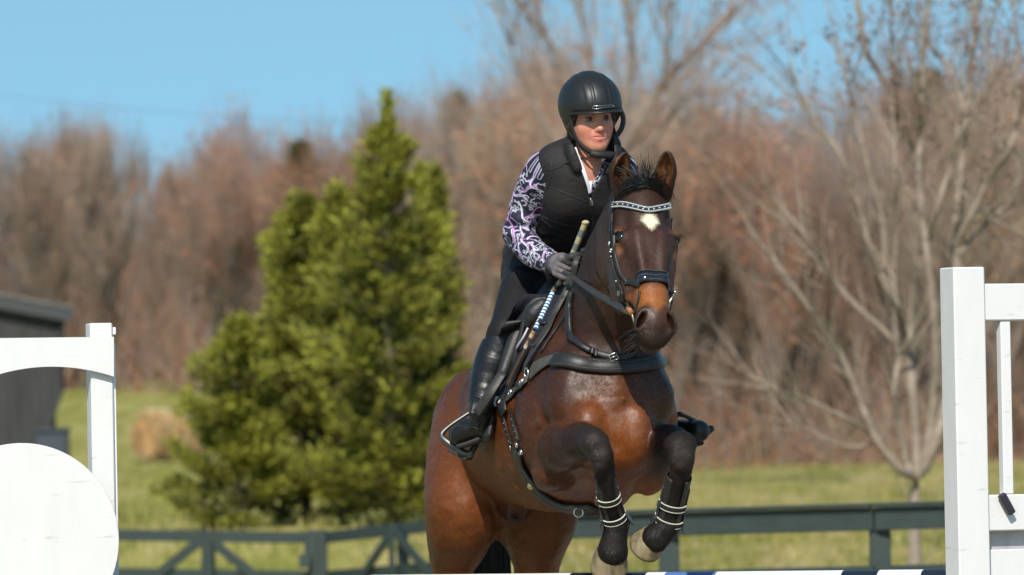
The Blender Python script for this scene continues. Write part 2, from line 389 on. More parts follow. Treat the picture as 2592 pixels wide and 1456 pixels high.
# grass tufts on the paddock
def hexc(*rows): return np.array(rows, float)
n = 30000; gx_ = rng.uniform(-.105, .105, n); gy_ = 42 + 100 * rng.random(n) ** 1.3; X = gx_ * gy_; Y = gy_; Z = gz(X, Y)
hgt = rng.uniform(.05, .17, n) * (1 + .6 * (rng.random(n) < .06)); wd = rng.uniform(.010, .022, n); an = rng.uniform(0, 6.28, n); ln = rng.uniform(-.5, .5, (n, 2)) * hgt[:, None]
P0 = np.stack([X - wd * np.cos(an), Y - wd * np.sin(an), Z - .02], 1); P1 = np.stack([X + wd * np.cos(an), Y + wd * np.sin(an), Z - .02], 1); P2 = np.stack([X + ln[:, 0], Y + ln[:, 1], Z + hgt], 1)
v = np.stack([P0, P1, P2], 1).reshape(-1, 3); f = np.arange(3 * n).reshape(-1, 3)
pal = hexc((.14, .155, .028), (.23, .215, .055), (.32, .27, .105), (.42, .34, .17)); ci = pal[np.clip((vnoise(np.stack([X, Y * .25, 0 * X], 1), 1.3, 3) * 3.4 + rng.normal(0, .6, n) - .3).astype(int), 0, 3)]
M_grass = mat('grass_blades', (1, 1, 1), rough=.8, var=.2, attr=True, spec=.2)
go = mesh_np('grass', v, f, M_grass, None, np.repeat(ci, 3, 0), smooth=False); tag(go, 'short green and straw-coloured paddock grass beyond the dark fences', 'grass', kind='stuff')

# ------------------------------------------------------------------ TREES
class Tree:
    def __init__(s, seed): s.r = random.Random(seed); s.tr = MB(); s.tw = []; s.tc = []; s.bd = []; s.bc = []
    def twig(s, p, d, L, w, c, bud=None, seg=3):
        r = s.r; a = nrm(np.cross(d, V(r.random(), r.random(), r.random()) - .5)); b = np.cross(d, a); q = [p]; dd = d.copy()
        for i in range(seg): dd = nrm(dd + V(r.gauss(0, .10), r.gauss(0, .10), r.gauss(.05, .06))); q.append(q[-1] + dd * L / seg)
        s.tw.append((np.array(q), w, a, b)); s.tc.append(c); return q
    def build_twigs(s):
        V_, F_, C_ = [], [], []; k0 = 0
        for (q, w, a, b), c in zip(s.tw, s.tc):
            m = len(q)
            for j in range(m):
                ww = w * (1 - .75 * j / (m - 1)); V_ += [q[j] + a * ww, q[j] - a * ww * .5 + b * ww * .87, q[j] - a * ww * .5 - b * ww * .87]
            F_ += [(k0 + j * 3 + k, k0 + j * 3 + (k + 1) % 3, k0 + (j + 1) * 3 + (k + 1) % 3, k0 + (j + 1) * 3 + k) for j in range(m - 1) for k in range(3)]; C_ += [c] * (m * 3); k0 += m * 3
        T_ = []
        for (p, sz), c in zip(s.bd, s.bc):
            o = rng.normal(0, sz, (3, 3)); V_ += [p + o[0], p + o[1], p + o[2]]; T_.append((k0, k0 + 1, k0 + 2)); C_ += [c] * 3; k0 += 3
        return np.array(V_), [np.array(F_)] + ([np.array(T_)] if T_ else []), np.array(C_)
BARK = V(.23, .175, .135); BARKL = V(.30, .245, .18); TWG = V(.34, .225, .17); BUD = V(.36, .145, .085); TANB = V(.38, .26, .155)  # far wood tones lightened in place of distance haze
def grow(t, p, d, L, r_, lev, top, bc, tc, spread=.55, budp=.5, thin=1.0):
    """one limb with side limbs; thin wood goes to the crown"""
    r = t.r; n = 5; q = [p]; dd = d.copy()
    for i in range(n): dd = nrm(dd + V(r.gauss(0, .10), r.gauss(0, .10), r.gauss(.10, .05))); q.append(q[-1] + dd * L / n)
    q = np.array(q)
    if lev >= top - 1: t.tr.tube(q, np.linspace(r_, r_ * .55, n + 1), 6 if lev == top else 4, cap=False)
    else: a = nrm(np.cross(dd, V(.3, .7, .2))); t.tw.append((q, r_, a, np.cross(dd, a))); t.tc.append(bc)
    if lev == 0:
        for k in range(2):
            e = q[r.randint(2, n)]; d2 = nrm(dd + V(r.gauss(0, .45), r.gauss(0, .45), r.gauss(.1, .25))); t.twig(e, d2, L * r.uniform(.5, .9), r_ * .6 * thin, tc, seg=2)
            if r.random() < budp:
                for _ in range(2): t.bd.append((e + d2 * L * r.uniform(.3, .9), .045)); t.bc.append(tc * 0 + (BUD if r.random() < .7 else TANB))
        return
    nb = {5: 7, 4: 6, 3: 5, 2: 4, 1: 4}.get(lev, 4)
    for k in range(nb):
        f_ = r.uniform(.28, 1.0) if lev < top else r.uniform(.35, 1.0); i = min(n - 1, int(f_ * n)); e = q[i] + (q[i + 1] - q[i]) * (f_ * n - i)
        a = r.uniform(0, 6.28); s_ = V(math.cos(a), math.sin(a), 0); d2 = nrm(dd + s_ * r.uniform(.35, 1.0) * spread * 1.3 + V(0, 0, r.uniform(0, .35)))
        grow(t, e, d2, L * r.uniform(.52, .78), r_ * .50, lev - 1, top, bc, tc, spread, budp, thin)
    grow(t, q[-1], nrm(dd + V(r.gauss(0, .1), r.gauss(0, .1), .15)), L * .72, r_ * .55, lev - 1, top, bc, tc, spread, budp, thin)
M_bark = mat('grey_bark', (.17, .135, .11), rough=.9, var=.3, scale=6, stretch=(1, 1, .3), bump=.4, bscale=20, obvar=.2)
M_twig = mat('twigs_and_buds', (1, 1, 1), rough=.9, var=.2, scale=3, attr=True, obvar=.18, spec=.1)
protos = []
for k, (tc, sp_, bp_) in enumerate(((TWG * .75 + BUD * .25, .60, .5), (V(.31, .25, .20), .5, .15), (V(.29, .245, .235), .42, .05), (BUD * .55 + TWG * .4, .62, .8), (V(.35, .27, .18), .55, .3))):
    t = Tree(40 + k); grow(t, V(0, 0, 0), V(0, 0, 1), 3.4, .12, 4, 4, BARK * .9, tc, sp_, bp_)
    v, f, c = t.build_twigs(); me = mesh_np('crown', v, f, M_twig, None, c, smooth=False).data
    tm = t.tr.build('trunk', M_bark, smooth=True).data; H_ = v[:, 2].max()
    for o in [o for o in bpy.data.objects if o.data in (me, tm)]: bpy.data.objects.remove(o)
    protos.append((me, tm, H_))
KIND = ['red-budded bare tree', 'fine-twigged grey-brown tree', 'slender pale bare tree', 'dense red-brown bare tree', 'sandy-twigged bare tree']
def skyline(px): return np.interp(px, [-400, 0, 150, 210, 330, 450, 600, 700, 780, 930, 1100, 1240, 1330, 1500, 1900, 1960, 2060, 2150, 2300, 2700], [330, 345, 330, 320, 325, 420, 330, 400, 370, 300, 270, 210, 110, 150, 240, 330, 370, 300, 210, 150])
R3 = random.Random(11); plist = []
for row, (D0, n_) in enumerate(((152, 26), (160, 30), (169, 30), (178, 28), (188, 26), (200, 24))):
    for i in range(n_):
        u = -650 + (3900) * (i + R3.uniform(.1, .9)) / n_; D = D0 + R3.uniform(-4, 4); plist.append((u, D, row))
for u, D, row in plist:
    D += 36 * min(1, max(0, (1180 - u) / 230)); x = (u - 1296) / FPX * D; zb = float(gz(x, D)); ztop = 1.35 + (1100 - (skyline(u) + R3.choice((R3.uniform(-150, -60), R3.uniform(-90, 60 if row else 190))))) / FPX * D
    k = R3.choices(range(5), [(3, 2, 2, 1.3, 2), (3, 2.5, 1.5, 3, 2)][u < 1000])[0]; me, tm, H_ = protos[k]; sc = max(3.5, ztop - zb) / H_
    e = bpy.data.objects.new('bare_tree', None); COL.objects.link(e); e.location = (x, D, zb - .1); e.rotation_euler = (0, 0, R3.uniform(0, 6.28)); w_ = R3.uniform(.72, 1.1); e.scale = (sc * w_, sc * w_, sc)
    lm = min(((-500, 'outside the left edge of the photo'), (60, 'above the shed roof'), (330, 'above the hay bale'), (560, 'left of the spruces'), (800, 'behind the left spruces'), (1000, 'behind the pointed spruce'), (1180, 'between spruce and rider'), (1440, 'behind the rider'), (1640, 'behind the horse head'), (1850, 'right of the horse head'), (2080, 'left of the pale bare tree'), (2320, 'behind the pale bare tree'), (2560, 'above the right standard'), (3000, 'outside the right edge of the photo')), key=lambda a: abs(a[0] - u))[1]
    tag(e, KIND[k] + ' ' + lm + ', ' + ('in the front row', 'in the second row', 'in the third row', 'in the fourth row', 'in the fifth row', 'in the back row')[row], 'tree', 'bare trees of the wood behind the paddock')
    for nm, m_ in (('crown', me), ('trunk', tm)): o = bpy.data.objects.new(nm, m_); COL.objects.link(o); o.parent = e
from collections import defaultdict
dd_ = defaultdict(list)
for o in bpy.data.objects:
    if o.get('group') == 'bare trees of the wood behind the paddock': dd_[o['label']].append(o)
for lab, os_ in dd_.items():
    os_.sort(key=lambda o: -o.scale[2])
    wds = {2: ('taller', 'shorter'), 3: ('tallest', 'middle-sized', 'shortest')}.get(len(os_))
    if wds:
        for o, w_ in zip(os_, wds): o['label'] = w_ + ' ' + lab
# brushwood under the trees
t = Tree(77)
for i in range(22000):
    D = R3.uniform(146, 215); u = R3.uniform(-700, 3300); D += 38 * min(1, max(0, (1180 - u) / 230)); x = (u - 1296) / FPX * D; L = R3.choice((R3.uniform(.7, 2.2), R3.uniform(1.5, 4.2))); c = R3.choice((TWG, BUD * .9, TANB, V(.2, .15, .12), V(.34, .26, .20)))
    t.twig(V(x, D, float(gz(x, D)) - .05), nrm(V(R3.gauss(0, .8), R3.gauss(0, .6), 1)), L, R3.uniform(.012, .030), c, seg=2)
v, f, c = t.build_twigs(); tag(mesh_np('brushwood', v, f, M_twig, None, c, smooth=False), 'tangled brown brushwood and saplings filling the foot of the wood', 'brushwood', kind='stuff')

def limbs_tree(name, base, limbs, D, label, seed, bc, tc, r0, tw_l, tw_r, dens, budtop):
    """tree drawn limb by limb: limbs = lists of pixels with a start radius"""
    t = Tree(seed); r = t.r; e = empty(name, base, label, 'tree')
    for pts, ra in limbs:
        dz = r.uniform(-.8, .8) * (0 if ra > r0 * .8 else 1); n = len(pts)
        P = np.array([W(x, y, D + dz * (i / (n - 1)) + (r.uniform(-.12, .12) if i else 0)) for i, (x, y) in enumerate(pts)]); S = spline(P, 6)
        ra = ra * (.78 if D < 60 else 1); R_ = np.linspace(ra, ra * .35, len(S)); t.tr.tube(S, R_, 7, cap=False)
        L = np.linalg.norm(np.diff(S, axis=0), axis=1).sum(); m = int(L * dens)
        for k in range(m):
            f_ = r.uniform(.12, 1); i = min(len(S) - 2, int(f_ * (len(S) - 1))); d = nrm(S[i + 1] - S[i]); a = r.uniform(0, 6.28); o = nrm(np.cross(d, V(math.cos(a), math.sin(a), .2)))
            d2 = nrm(d + o * r.uniform(.3, .9) + V(0, 0, .25)); L2 = tw_l * r.uniform(.5, 1.3); q = t.twig(S[i], d2, L2, tw_r * r.uniform(.7, 1.2), bc * r.uniform(.8, 1.1), seg=4)
            for kk in range(r.randint(3, 6)):
                j = r.randint(1, 4); d3 = nrm(d2 + V(r.gauss(0, .45), r.gauss(0, .45), r.gauss(.2, .25))); q2 = t.twig(q[j], d3, L2 * r.uniform(.3, .65), tw_r * .5, tc, seg=2)
                z = q2[-1][2]
                if r.random() < np.clip((z - budtop[0]) / (budtop[1] - budtop[0]), 0, .95):
                    for _ in range(3): t.bd.append((q2[-1] + (q2[0] - q2[-1]) * r.uniform(0, .7), budtop[2])); t.bc.append((V(.25, .145, .13) if r.random() < .5 else V(.20, .13, .10)))
    v, f, c = t.build_twigs(); mesh_np('crown', v, f, M_twig, e, c, smooth=False); t.tr.build('trunk', M_barkl if D < 60 else M_bark, e, smooth=True)
    return e
M_barkl = mat('pale_bark', (.27, .215, .165), rough=.85, var=.3, scale=5, stretch=(1, 1, 2.5), bump=.4, bscale=18)
DN = 50
def z7(*p): return [(2100 + x / 1.691, 600 + y / 1.691) for x, y in p]
def z4(*p): return [(1900 + x / 2.066, y / 2.066) for x, y in p]
gb_ = W(2316, 1480, DN); zg = float(gz(gb_[0], gb_[1])); gb_[2] = zg
yb = 1100 + (1.35 - zg) / DN * FPX + 20
L_near = [([(2316, yb), (2316, 1300), (2318, 1200)], .085),
    (z7((370, 1030), (300, 990), (200, 860), (130, 700), (60, 530), (0, 430)) + [(2040, 770), (1960, 660), (1900, 590)], .050),
    (z7((360, 1030), (330, 960), (300, 800), (278, 660), (300, 520), (345, 430), (330, 380), (290, 280), (260, 130), (240, 0)), .045),
    (z7((375, 1030), (370, 850), (352, 640), (350, 480)) + z4((870, 1300), (870, 1100), (880, 930), (850, 800), (810, 680), (740, 540), (680, 400), (600, 250), (560, 0), (545, -120)), .060),
    (z7((385, 1020), (430, 840), (455, 600), (450, 400), (430, 200)) + z4((880, 930), (890, 700), (900, 500), (905, 220), (935, 0), (950, -120)), .058),
    (z7((400, 1000), (470, 830), (520, 600), (600, 380)) + z4((1070, 1350), (1080, 1100), (1110, 800), (1130, 560), (1150, 400), (1172, 150), (1190, -60)), .062),
    (z7((290, 460), (210, 380), (100, 280), (0, 160)) + [(2020, 610), (1960, 540)], .034),
    (z7((200, 860), (100, 790), (0, 740)) + [(2040, 1010), (1960, 985), (1900, 950)], .020),
    (z4((1075, 1280), (1140, 1150), (1240, 950), (1340, 800), (1400, 640), (1440, 480)), .040), (z7((300, 560), (280, 300)) + z4((765, 1200), (755, 900), (745, 520), (735, 200), (730, -50)), .034),
    ([(2271, 780), (2225, 690)] + z4((620, 1280), (560, 1050), (450, 780), (330, 640), (240, 450), (205, 330)), .036), ([(2150, 760)] + z4((420, 1440), (290, 1240), (160, 1080), (60, 960)), .030),
    (z4((880, 1420), (920, 1290), (980, 1080), (1040, 880), (1090, 700), (1180, 600), (1280, 520)), .034), (z4((1130, 600), (1020, 340), (930, 240), (880, 120)), .026),
    (z4((700, 1400), (690, 1150), (620, 900), (540, 560), (490, 380), (440, 180)), .032), (z4((1100, 1000), (1240, 1130), (1420, 1220)), .026),
    (z4((1350, 820), (1250, 690), (1150, 600)), .026), (z4((1180, 560), (1260, 400), (1240, 200), (1300, 0)), .026), (z4((1085, 1330), (1220, 1180), (1360, 1050), (1400, 900), (1380, 500), (1390, 200), (1360, -40)), .034),
    (z7((200, 880), (90, 900), (-20, 860)) + [(2030, 1080), (1950, 1060)], .018)]
limbs_tree('bare_tree', gb_, L_near, DN, 'pale-barked bare tree with many upright stems just behind the right rail fence', 5, BARKL, V(.26, .19, .155), .085, .66, .0062, 12.5, (3.3, 4.6, .016))
DM = 118
mb_ = W(1500, 1200, DM); mb_[2] = float(gz(mb_[0], mb_[1])); yb = 1100 + (1.35 - mb_[2]) / DM * FPX + 10
L_mid = [([(1500, yb), (1505, 900), (1520, 600), (1560, 400)], .17), ([(1560, 400), (1620, 300), (1700, 190), (1790, 100), (1880, 5), (1930, -60)], .10),
    ([(1545, 470), (1470, 300), (1420, 160), (1370, 60), (1340, -60)], .075), ([(1530, 560), (1440, 420), (1370, 300), (1310, 170), (1290, 90)], .06), ([(1570, 390), (1590, 250), (1600, 120), (1580, -40)], .07),
    ([(1680, 215), (1690, 110), (1700, -30)], .05), ([(1560, 420), (1650, 360), (1690, 300), (1730, 240)], .055), ([(1790, 100), (1850, 130), (1900, 150)], .035), ([(1500, 330), (1500, 180), (1470, 40), (1450, -50)], .05), ([(1640, 280), (1760, 240), (1850, 230), (1920, 290)], .035)]
limbs_tree('bare_tree', mb_, L_mid, DM, 'tall bare tree behind the rider with one limb slanting up to the right', 9, BARK * 1.2, TWG, .17, 1.7, .016, 9.0, (8.0, 11.0, .04))
lb = W(610, 1000, 150); lb[2] = float(gz(lb[0], lb[1]))
# --- conifers
def conifer(base, H_, R_, seed, label, nb, cols, leaf=.055, group=None, lean=0.0, bare=.015, tops=()):
    r = random.Random(seed); g = np.random.default_rng(seed); e = empty('conifer_tree', base, label, 'tree', group)
    tr = MB(); tr.tube([base + V(0, 0, -.1), base + V(lean * .5, 0, H_ * .5), base + V(lean, 0, H_ * .97)], [H_ * .016, H_ * .010, H_ * .002], 8)
    pts, dirs, tipf = [], [], []
    for i in range(nb):
        z = bare + (1 - bare) * (i + r.random()) / nb; z = z ** .92; a = r.uniform(0, 6.28); prof = (1 - z) ** .85 * min(1, .55 + z * 2.2)
        L = R_ * (.74 + .5 * abs(math.sin(z * 11 + seed)) * r.uniform(.6, 1.2)) * prof * r.choice((r.uniform(.40, .8), r.uniform(.75, 1.28), r.uniform(.75, 1.45))) + .08; d = nrm(V(math.cos(a), math.sin(a), r.uniform(-.05, .30) + z * .45)); p = base + V(lean * z, 0, H_ * z); m = max(4, int(L / .10)); q = [p]; dd = d.copy()
        for k in range(m): dd = nrm(dd + V(r.gauss(0, .05), r.gauss(0, .05), r.gauss(.035, .04))); q.append(q[-1] + dd * L / m)
        tr.tube(q, np.linspace(H_ * .004, H_ * .001, m + 1), 3, cap=False)
        for k in range(m + 1):
            f_ = k / m
            if f_ < .22: continue
            side = np.cross(dd, V(0, 0, 1)); sw = L * .34 * (1.1 - f_) + .07
            for j in range(int(4 + 5 * (1 - f_ * .5))):
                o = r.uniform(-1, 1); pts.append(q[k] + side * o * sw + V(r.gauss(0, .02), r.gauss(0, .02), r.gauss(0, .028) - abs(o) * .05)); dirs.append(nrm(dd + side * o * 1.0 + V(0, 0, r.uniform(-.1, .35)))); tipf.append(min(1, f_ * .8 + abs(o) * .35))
    for (tx, tz, th) in tops:      # leading shoots
        for k in range(int(th / .035)):
            f_ = k * .035 / th; c = base + V(tx, 0, tz + k * .035)
            for j in range(5): a = r.uniform(0, 6.28); pts.append(c + V(math.cos(a), math.sin(a), 0) * .035 * (1 - f_)); dirs.append(nrm(V(math.cos(a) * .5, math.sin(a) * .5, 1))); tipf.append(.95)
    P = np.array(pts); Dd = np.array(dirs); T_ = np.array(tipf); n = len(P); rep = 5
    P = np.repeat(P, rep, 0) + g.normal(0, leaf * .55, (n * rep, 3)); Dd = np.repeat(Dd, rep, 0) + g.normal(0, .35, (n * rep, 3)); Dd /= np.linalg.norm(Dd, axis=1)[:, None]; T_ = np.repeat(T_, rep); n *= rep
    s_ = np.cross(Dd, g.normal(0, 1, (n, 3))); s_ /= np.linalg.norm(s_, axis=1)[:, None]; L = leaf * .72 * g.uniform(.8, 1.7, (n, 1))
    v = np.stack([P - s_ * L * .30, P + s_ * L * .30, P + Dd * L * 1.7], 1).reshape(-1, 3)
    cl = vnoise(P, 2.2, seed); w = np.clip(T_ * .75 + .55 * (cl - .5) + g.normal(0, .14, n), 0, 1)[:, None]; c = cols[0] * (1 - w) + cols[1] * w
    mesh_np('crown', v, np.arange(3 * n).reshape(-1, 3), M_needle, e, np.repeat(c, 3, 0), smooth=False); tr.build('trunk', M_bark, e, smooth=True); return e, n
M_needle = mat('needles', (1, 1, 1), rough=.65, var=.12, attr=True, spec=.25)
G0, G1 = V(.024, .031, .007), V(.31, .305, .040)  # inner shade and sunlit new-growth tips put into the needle colours
def gp_(px, D): p = W(px, 1200, D); return V(p[0], p[1], float(gz(p[0], p[1])) - .05)
n_leaf = 0
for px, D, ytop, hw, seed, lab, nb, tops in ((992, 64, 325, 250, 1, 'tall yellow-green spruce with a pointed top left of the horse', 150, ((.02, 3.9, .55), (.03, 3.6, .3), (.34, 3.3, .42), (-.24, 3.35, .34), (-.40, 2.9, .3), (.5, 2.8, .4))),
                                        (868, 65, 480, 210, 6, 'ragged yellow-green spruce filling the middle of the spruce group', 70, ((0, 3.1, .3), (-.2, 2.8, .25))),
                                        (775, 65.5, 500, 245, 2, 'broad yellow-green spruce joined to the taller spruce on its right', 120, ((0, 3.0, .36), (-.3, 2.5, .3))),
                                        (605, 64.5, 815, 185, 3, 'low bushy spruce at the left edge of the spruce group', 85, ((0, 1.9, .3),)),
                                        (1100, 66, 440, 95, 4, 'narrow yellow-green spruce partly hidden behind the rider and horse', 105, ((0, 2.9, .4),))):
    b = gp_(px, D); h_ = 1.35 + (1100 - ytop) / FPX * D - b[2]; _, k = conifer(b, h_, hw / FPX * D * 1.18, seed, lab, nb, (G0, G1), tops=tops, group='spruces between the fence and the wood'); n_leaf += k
for px, D, yt, hw, lab in ((775, 214, 365, 60, 'dark olive pine rising from the wood left of centre'), (1172, 196, 255, 62, 'round-topped dark olive pine in the wood left of the rider'), (2365, 170, 215, 60, 'dark green pine seen through the stems of the pale bare tree')):
    b = gp_(px, D); h_ = 1.35 + (1100 - yt) / FPX * D - b[2]; conifer(b, h_, hw / FPX * D * 2.0, int(px), lab, 170, (V(.05, .052, .022), V(.15, .14, .055)), leaf=.16, bare=.3)

# ------------------------------------------------------------------ FENCES
M_fence = mat('dark_green_paint', (.024, .037, .033), rough=.55, var=.22, scale=9, stretch=(1, 1, 3), bump=.2, bscale=40, obvar=.10)
def beam(name, p, q, h, t, par, m_=None, bev=.004, up=V(0, 0, 1)):
    p, q = np.asarray(p, float), np.asarray(q, float); a = nrm(q - p); u = nrm(up - a * up.dot(a)); n_ = np.cross(a, u)
    return MB().box((p + q) / 2, [a, u, n_], (np.linalg.norm(q - p) / 2, h / 2, t / 2), bev).build(name, m_ or M_fence, par)
def post(name, p, z0, z1, w, par, m_=None, ax=None, dep_=None):
    p = np.asarray(p, float); c = V(p[0], p[1], (z0 + z1) / 2); A_ = np.array([V(1, 0, 0), V(0, 1, 0), V(0, 0, 1)]) if ax is None else ax
    return MB().box(c, A_, (w / 2, (dep_ or w) / 2, (z1 - z0) / 2), .004).build(name, m_ or M_fence, par)
fA, fB = W(1230, 1309, 35.4), W(2390, 1276, 34.3); fd = nrm((fB - fA) * V(1, 1, 0)); fn_ = V(fd[1], -fd[0], 0); slope = (fB[2] - fA[2]) / np.linalg.norm((fB - fA)[:2])
fence = empty('rail_fence', V(fA[0], fA[1], float(gz(fA[0], fA[1]))), 'dark green rail fence with wide top board, right of the horse', 'fence')
def onf(px, dz, off=0):
    t = (px - 1230) / (2390 - 1230); return fA + (fB - fA) * t + V(0, 0, dz) + fn_ * off
xsp = [1160, 1687, 2218, 2745, 3270]
for x in xsp: p = onf(x, 0, -.075); post('post', p, float(gz(p[0], p[1])) - .1, p[2] - .02, .112, fence)
for a, b in ((1150, 2216), (2220, 3300)):
    beam('top_board', onf(a, -.070), onf(b, -.070), .125, .030, fence); beam('cap_board', onf(a, .0055, -.02), onf(b, .0055, -.02), .022, .15, fence)
    beam('lower_board', onf(a, -.385), onf(b, -.385), .125, .030, fence); beam('bottom_board', onf(a, -.70), onf(b, -.70), .125, .030, fence)
# left fence: two crossbraced gates hung between posts
fx = [W(150, 1338, 55.6), W(805, 1347, 55), W(1150, 1308, 49.5)]
def gate(pa, pb, peak, label, extra=()):
    z0 = float(gz(pa[0], pa[1])); root = empty('braced_gate', V(pa[0], pa[1], z0), label, 'gate'); n_ = nrm(np.cross(pb - pa, V(0, 0, 1))); n_ = n_ if n_[1] < 0 else -n_
    L = lambda t, dz, o=0: pa + (pb - pa) * t + V(0, 0, dz) + n_ * o; h = .100; lo_ = -.385
    beam('top_board', L(.005, -h / 2), L(.995, -h / 2), h, .035, root); beam('middle_board', L(.005, lo_), L(.995, lo_), h, .035, root); beam('bottom_board', L(.005, -.74), L(.995, -.74), h, .035, root)
    for pk_, w_ in peak:
        beam('brace', L(pk_ - .004, -.055, .037), L(pk_ - w_, -.56, .037), .085, .03, root); beam('brace', L(pk_ + .004, -.055, .040), L(pk_ + w_, -.56, .040), .085, .03, root)
        p = L(pk_, 0, .003); MB().box(L(pk_, -.44, -.040), [nrm((pb - pa) * V(1, 1, 0)), V(0, 0, 1), n_], (.052, .40, .04), .004).build('upright', M_fence, root)
        MB().box(L(pk_ + .012, -.44, .066), [nrm((pb - pa) * V(1, 1, 0)), V(0, 0, 1), n_], (.045, .36, .018), .004).build('upright', M_fence, root)
    return root, L
g1, L1 = gate(fx[0], fx[1], [((525 - 150) / 655, .28)], 'dark green gate with inverted V braces behind the left standard')
p, q_2 = fx[1], fx[2]; g2, L2 = gate(W(826, 1346, 54.8), fx[2], [((1005 - 826) / 324 + .03, .36)], 'dark green braced gate running behind the horse hindquarters')
for pxx, DD, lb_ in ((791, 54.9, 'dark green post at the latch side of the left gate'), (816, 54.85, 'dark green post hinging the gate by the horse')):
    p = W(pxx, 1341, DD); tag(post('gate_post', p, float(gz(p[0], p[1])) - .1, p[2], .082, None), lb_, 'post')
p = W(772, 1420, 54.8); MB().box(p, np.eye(3), (.05, .03, .06), .006).build('latch', M_fence, g1)
p = W(777, 1375, 54.95); MB().box(p, np.eye(3), (.025, .03, .10), .004).build('latch_post', M_fence, g1)

# ------------------------------------------------------------------ SHED, BALE, BOX, WIRE
M_shed = mat('grey_shed_boards', (.036, .035, .034), rough=.85, var=.3, scale=4, stretch=(3, 1, .4), bump=.3, bscale=15, obvar=.10)
M_roof = mat('shed_roof', (.13, .115, .11), rough=.7, var=.25, scale=5); M_fas = mat('fascia', (.045, .047, .048), rough=.7, var=.15)
DS = 95; sb = W(152, 1150, DS); zs = float(gz(sb[0], sb[1])); shed = empty('shed', V(sb[0], sb[1], zs), 'dark grey board shed with sloping roof at the left edge of the photo', 'shed')
sx = V(-1, -.10, 0); sx = nrm(sx); sn = V(sx[1], -sx[0], 0) * 1.0; sn = sn if sn[1] < 0 else -sn
cor = W(150, 806, DS); cutz = W(150, 985, DS)[2]
def roofz(d): return cor[2] + .30 * d * .95 * .72
nb2 = 26; bw = .155
for i in range(nb2):       # vertical wall boards; the first ones are cut off on the slant
    d0, d1 = i * bw + .004, (i + 1) * bw - .002; b0 = cor * V(1, 1, 0) + sx * d0; b1 = cor * V(1, 1, 0) + sx * d1
    lo0 = max(zs - .1, cutz - d0 * 2.5); lo1 = max(zs - .1, cutz - d1 * 2.5); o = sn * (.012 if i % 2 else 0); th = -sn * .03
    P = [b0 + V(0, 0, lo0), b1 + V(0, 0, lo1), b1 + V(0, 0, roofz(d1)), b0 + V(0, 0, roofz(d0))]; P = [p + o for p in P]; P += [p + th for p in P]
    MB().add(P, [[0, 1, 2, 3], [7, 6, 5, 4], [0, 4, 5, 1], [1, 5, 6, 2], [2, 6, 7, 3], [3, 7, 4, 0]]).build('wall_board', M_shed, shed)
M_dk = mat('dark_post', (.012, .013, .014), rough=.8)
c0 = cor * V(1, 1, 0) - sx * .03 + sn * .03; beam('corner_post', c0 + V(0, 0, cutz), c0 + V(0, 0, cor[2]), .08, .08, shed, M_dk, up=V(1, 0, 0))
beam('slant_board', c0 + V(0, 0, cutz + .02), c0 + sx * .85 + V(0, 0, cutz - 2.1), .09, .05, shed, M_shed, up=V(0, 0, 1))
e0 = cor - sx * .19 + V(0, 0, .03) ; rl_v = nrm(sx + V(0, 0, .205)); e1 = e0 + rl_v * 4.3
beam('fascia_board', e0 + sn * .20, e1 + sn * .20, .19, .03, shed, M_fas)
back = -sn * 3.0
rv = [e0 + sn * .24 + V(0, 0, .10), e1 + sn * .24 + V(0, 0, .10), e1 + back + V(0, 0, .10), e0 + back + V(0, 0, .10)]; rv += [p + V(0, 0, .045) for p in rv]
MB().add(rv, [[3, 2, 1, 0], [4, 5, 6, 7], [0, 1, 5, 4], [1, 2, 6, 5], [2, 3, 7, 6], [3, 0, 4, 7]]).build('roof', M_roof, shed)
bk = [cor * V(1, 1, 0) + back * .9 + V(0, 0, zs), cor * V(1, 1, 0) + sx * 4 + back * .9 + V(0, 0, zs), cor * V(1, 1, 0) + sx * 4 + back * .9 + V(0, 0, roofz(4)), cor * V(1, 1, 0) + back * .9 + V(0, 0, roofz(0))]
bk += [p + sn * .04 for p in bk]; MB().add(bk, [[0, 1, 2, 3], [7, 6, 5, 4], [0, 4, 5, 1], [1, 5, 6, 2], [2, 6, 7, 3], [3, 7, 4, 0]]).build('back_wall', M_shed, shed)
bp_ = W(140, 1150, 93); bz = float(gz(bp_[0], bp_[1])); bt_ = W(140, 1083, 93)[2]
bx_ = empty('storage_box', V(bp_[0], bp_[1], bz), 'dark blue-grey box standing on the grass beside the shed corner', 'box'); M_boxb = mat('dark_blue_grey', (.040, .050, .066), rough=.7, var=.2)
MB().box(V(bp_[0] - .03, bp_[1], (bz + bt_) / 2 - .03), np.eye(3), (.22, .3, (bt_ - bz) / 2 - .03), .01).build('body', M_boxb, bx_); MB().box(V(bp_[0] - .03, bp_[1] - .01, bt_ - .03), np.eye(3), (.24, .33, .03), .01).build('lid', M_boxb, bx_)
# round bale
DB = 128; hb = W(438, 1100, DB); hz = float(gz(hb[0], hb[1])); hb[2] = hz
bale = empty('hay_bale', hb, 'weathered round hay bale on the grass slope beside the left standard', 'bale')
ax = nrm(V(.80, .60, -.06)); u_ = nrm(V(0, 0, 1) - ax * ax[2]); w_ = np.cross(ax, u_); R_ = .56; vs = []; n, m = 40, 14
for i in range(m):
    f_ = i / (m - 1); rr = R_ * (1 - .10 * (2 * f_ - 1) ** 6) * (1 - .14 * f_)
    for k in range(n):
        a = 2 * math.pi * k / n; p = hb + V(0, 0, R_ * .86) + ax * (f_ - .5) * 1.35 + (u_ * math.cos(a) * .92 + w_ * math.sin(a)) * rr; vs.append(p)
vs = np.array(vs); vs += (rng.normal(0, .018, vs.shape)); vs[:, 2] = np.maximum(vs[:, 2], hz - .05); e_ = len(vs); cc = [vs[:n].mean(0) - ax * .03, vs[-n:].mean(0) + ax * .03]
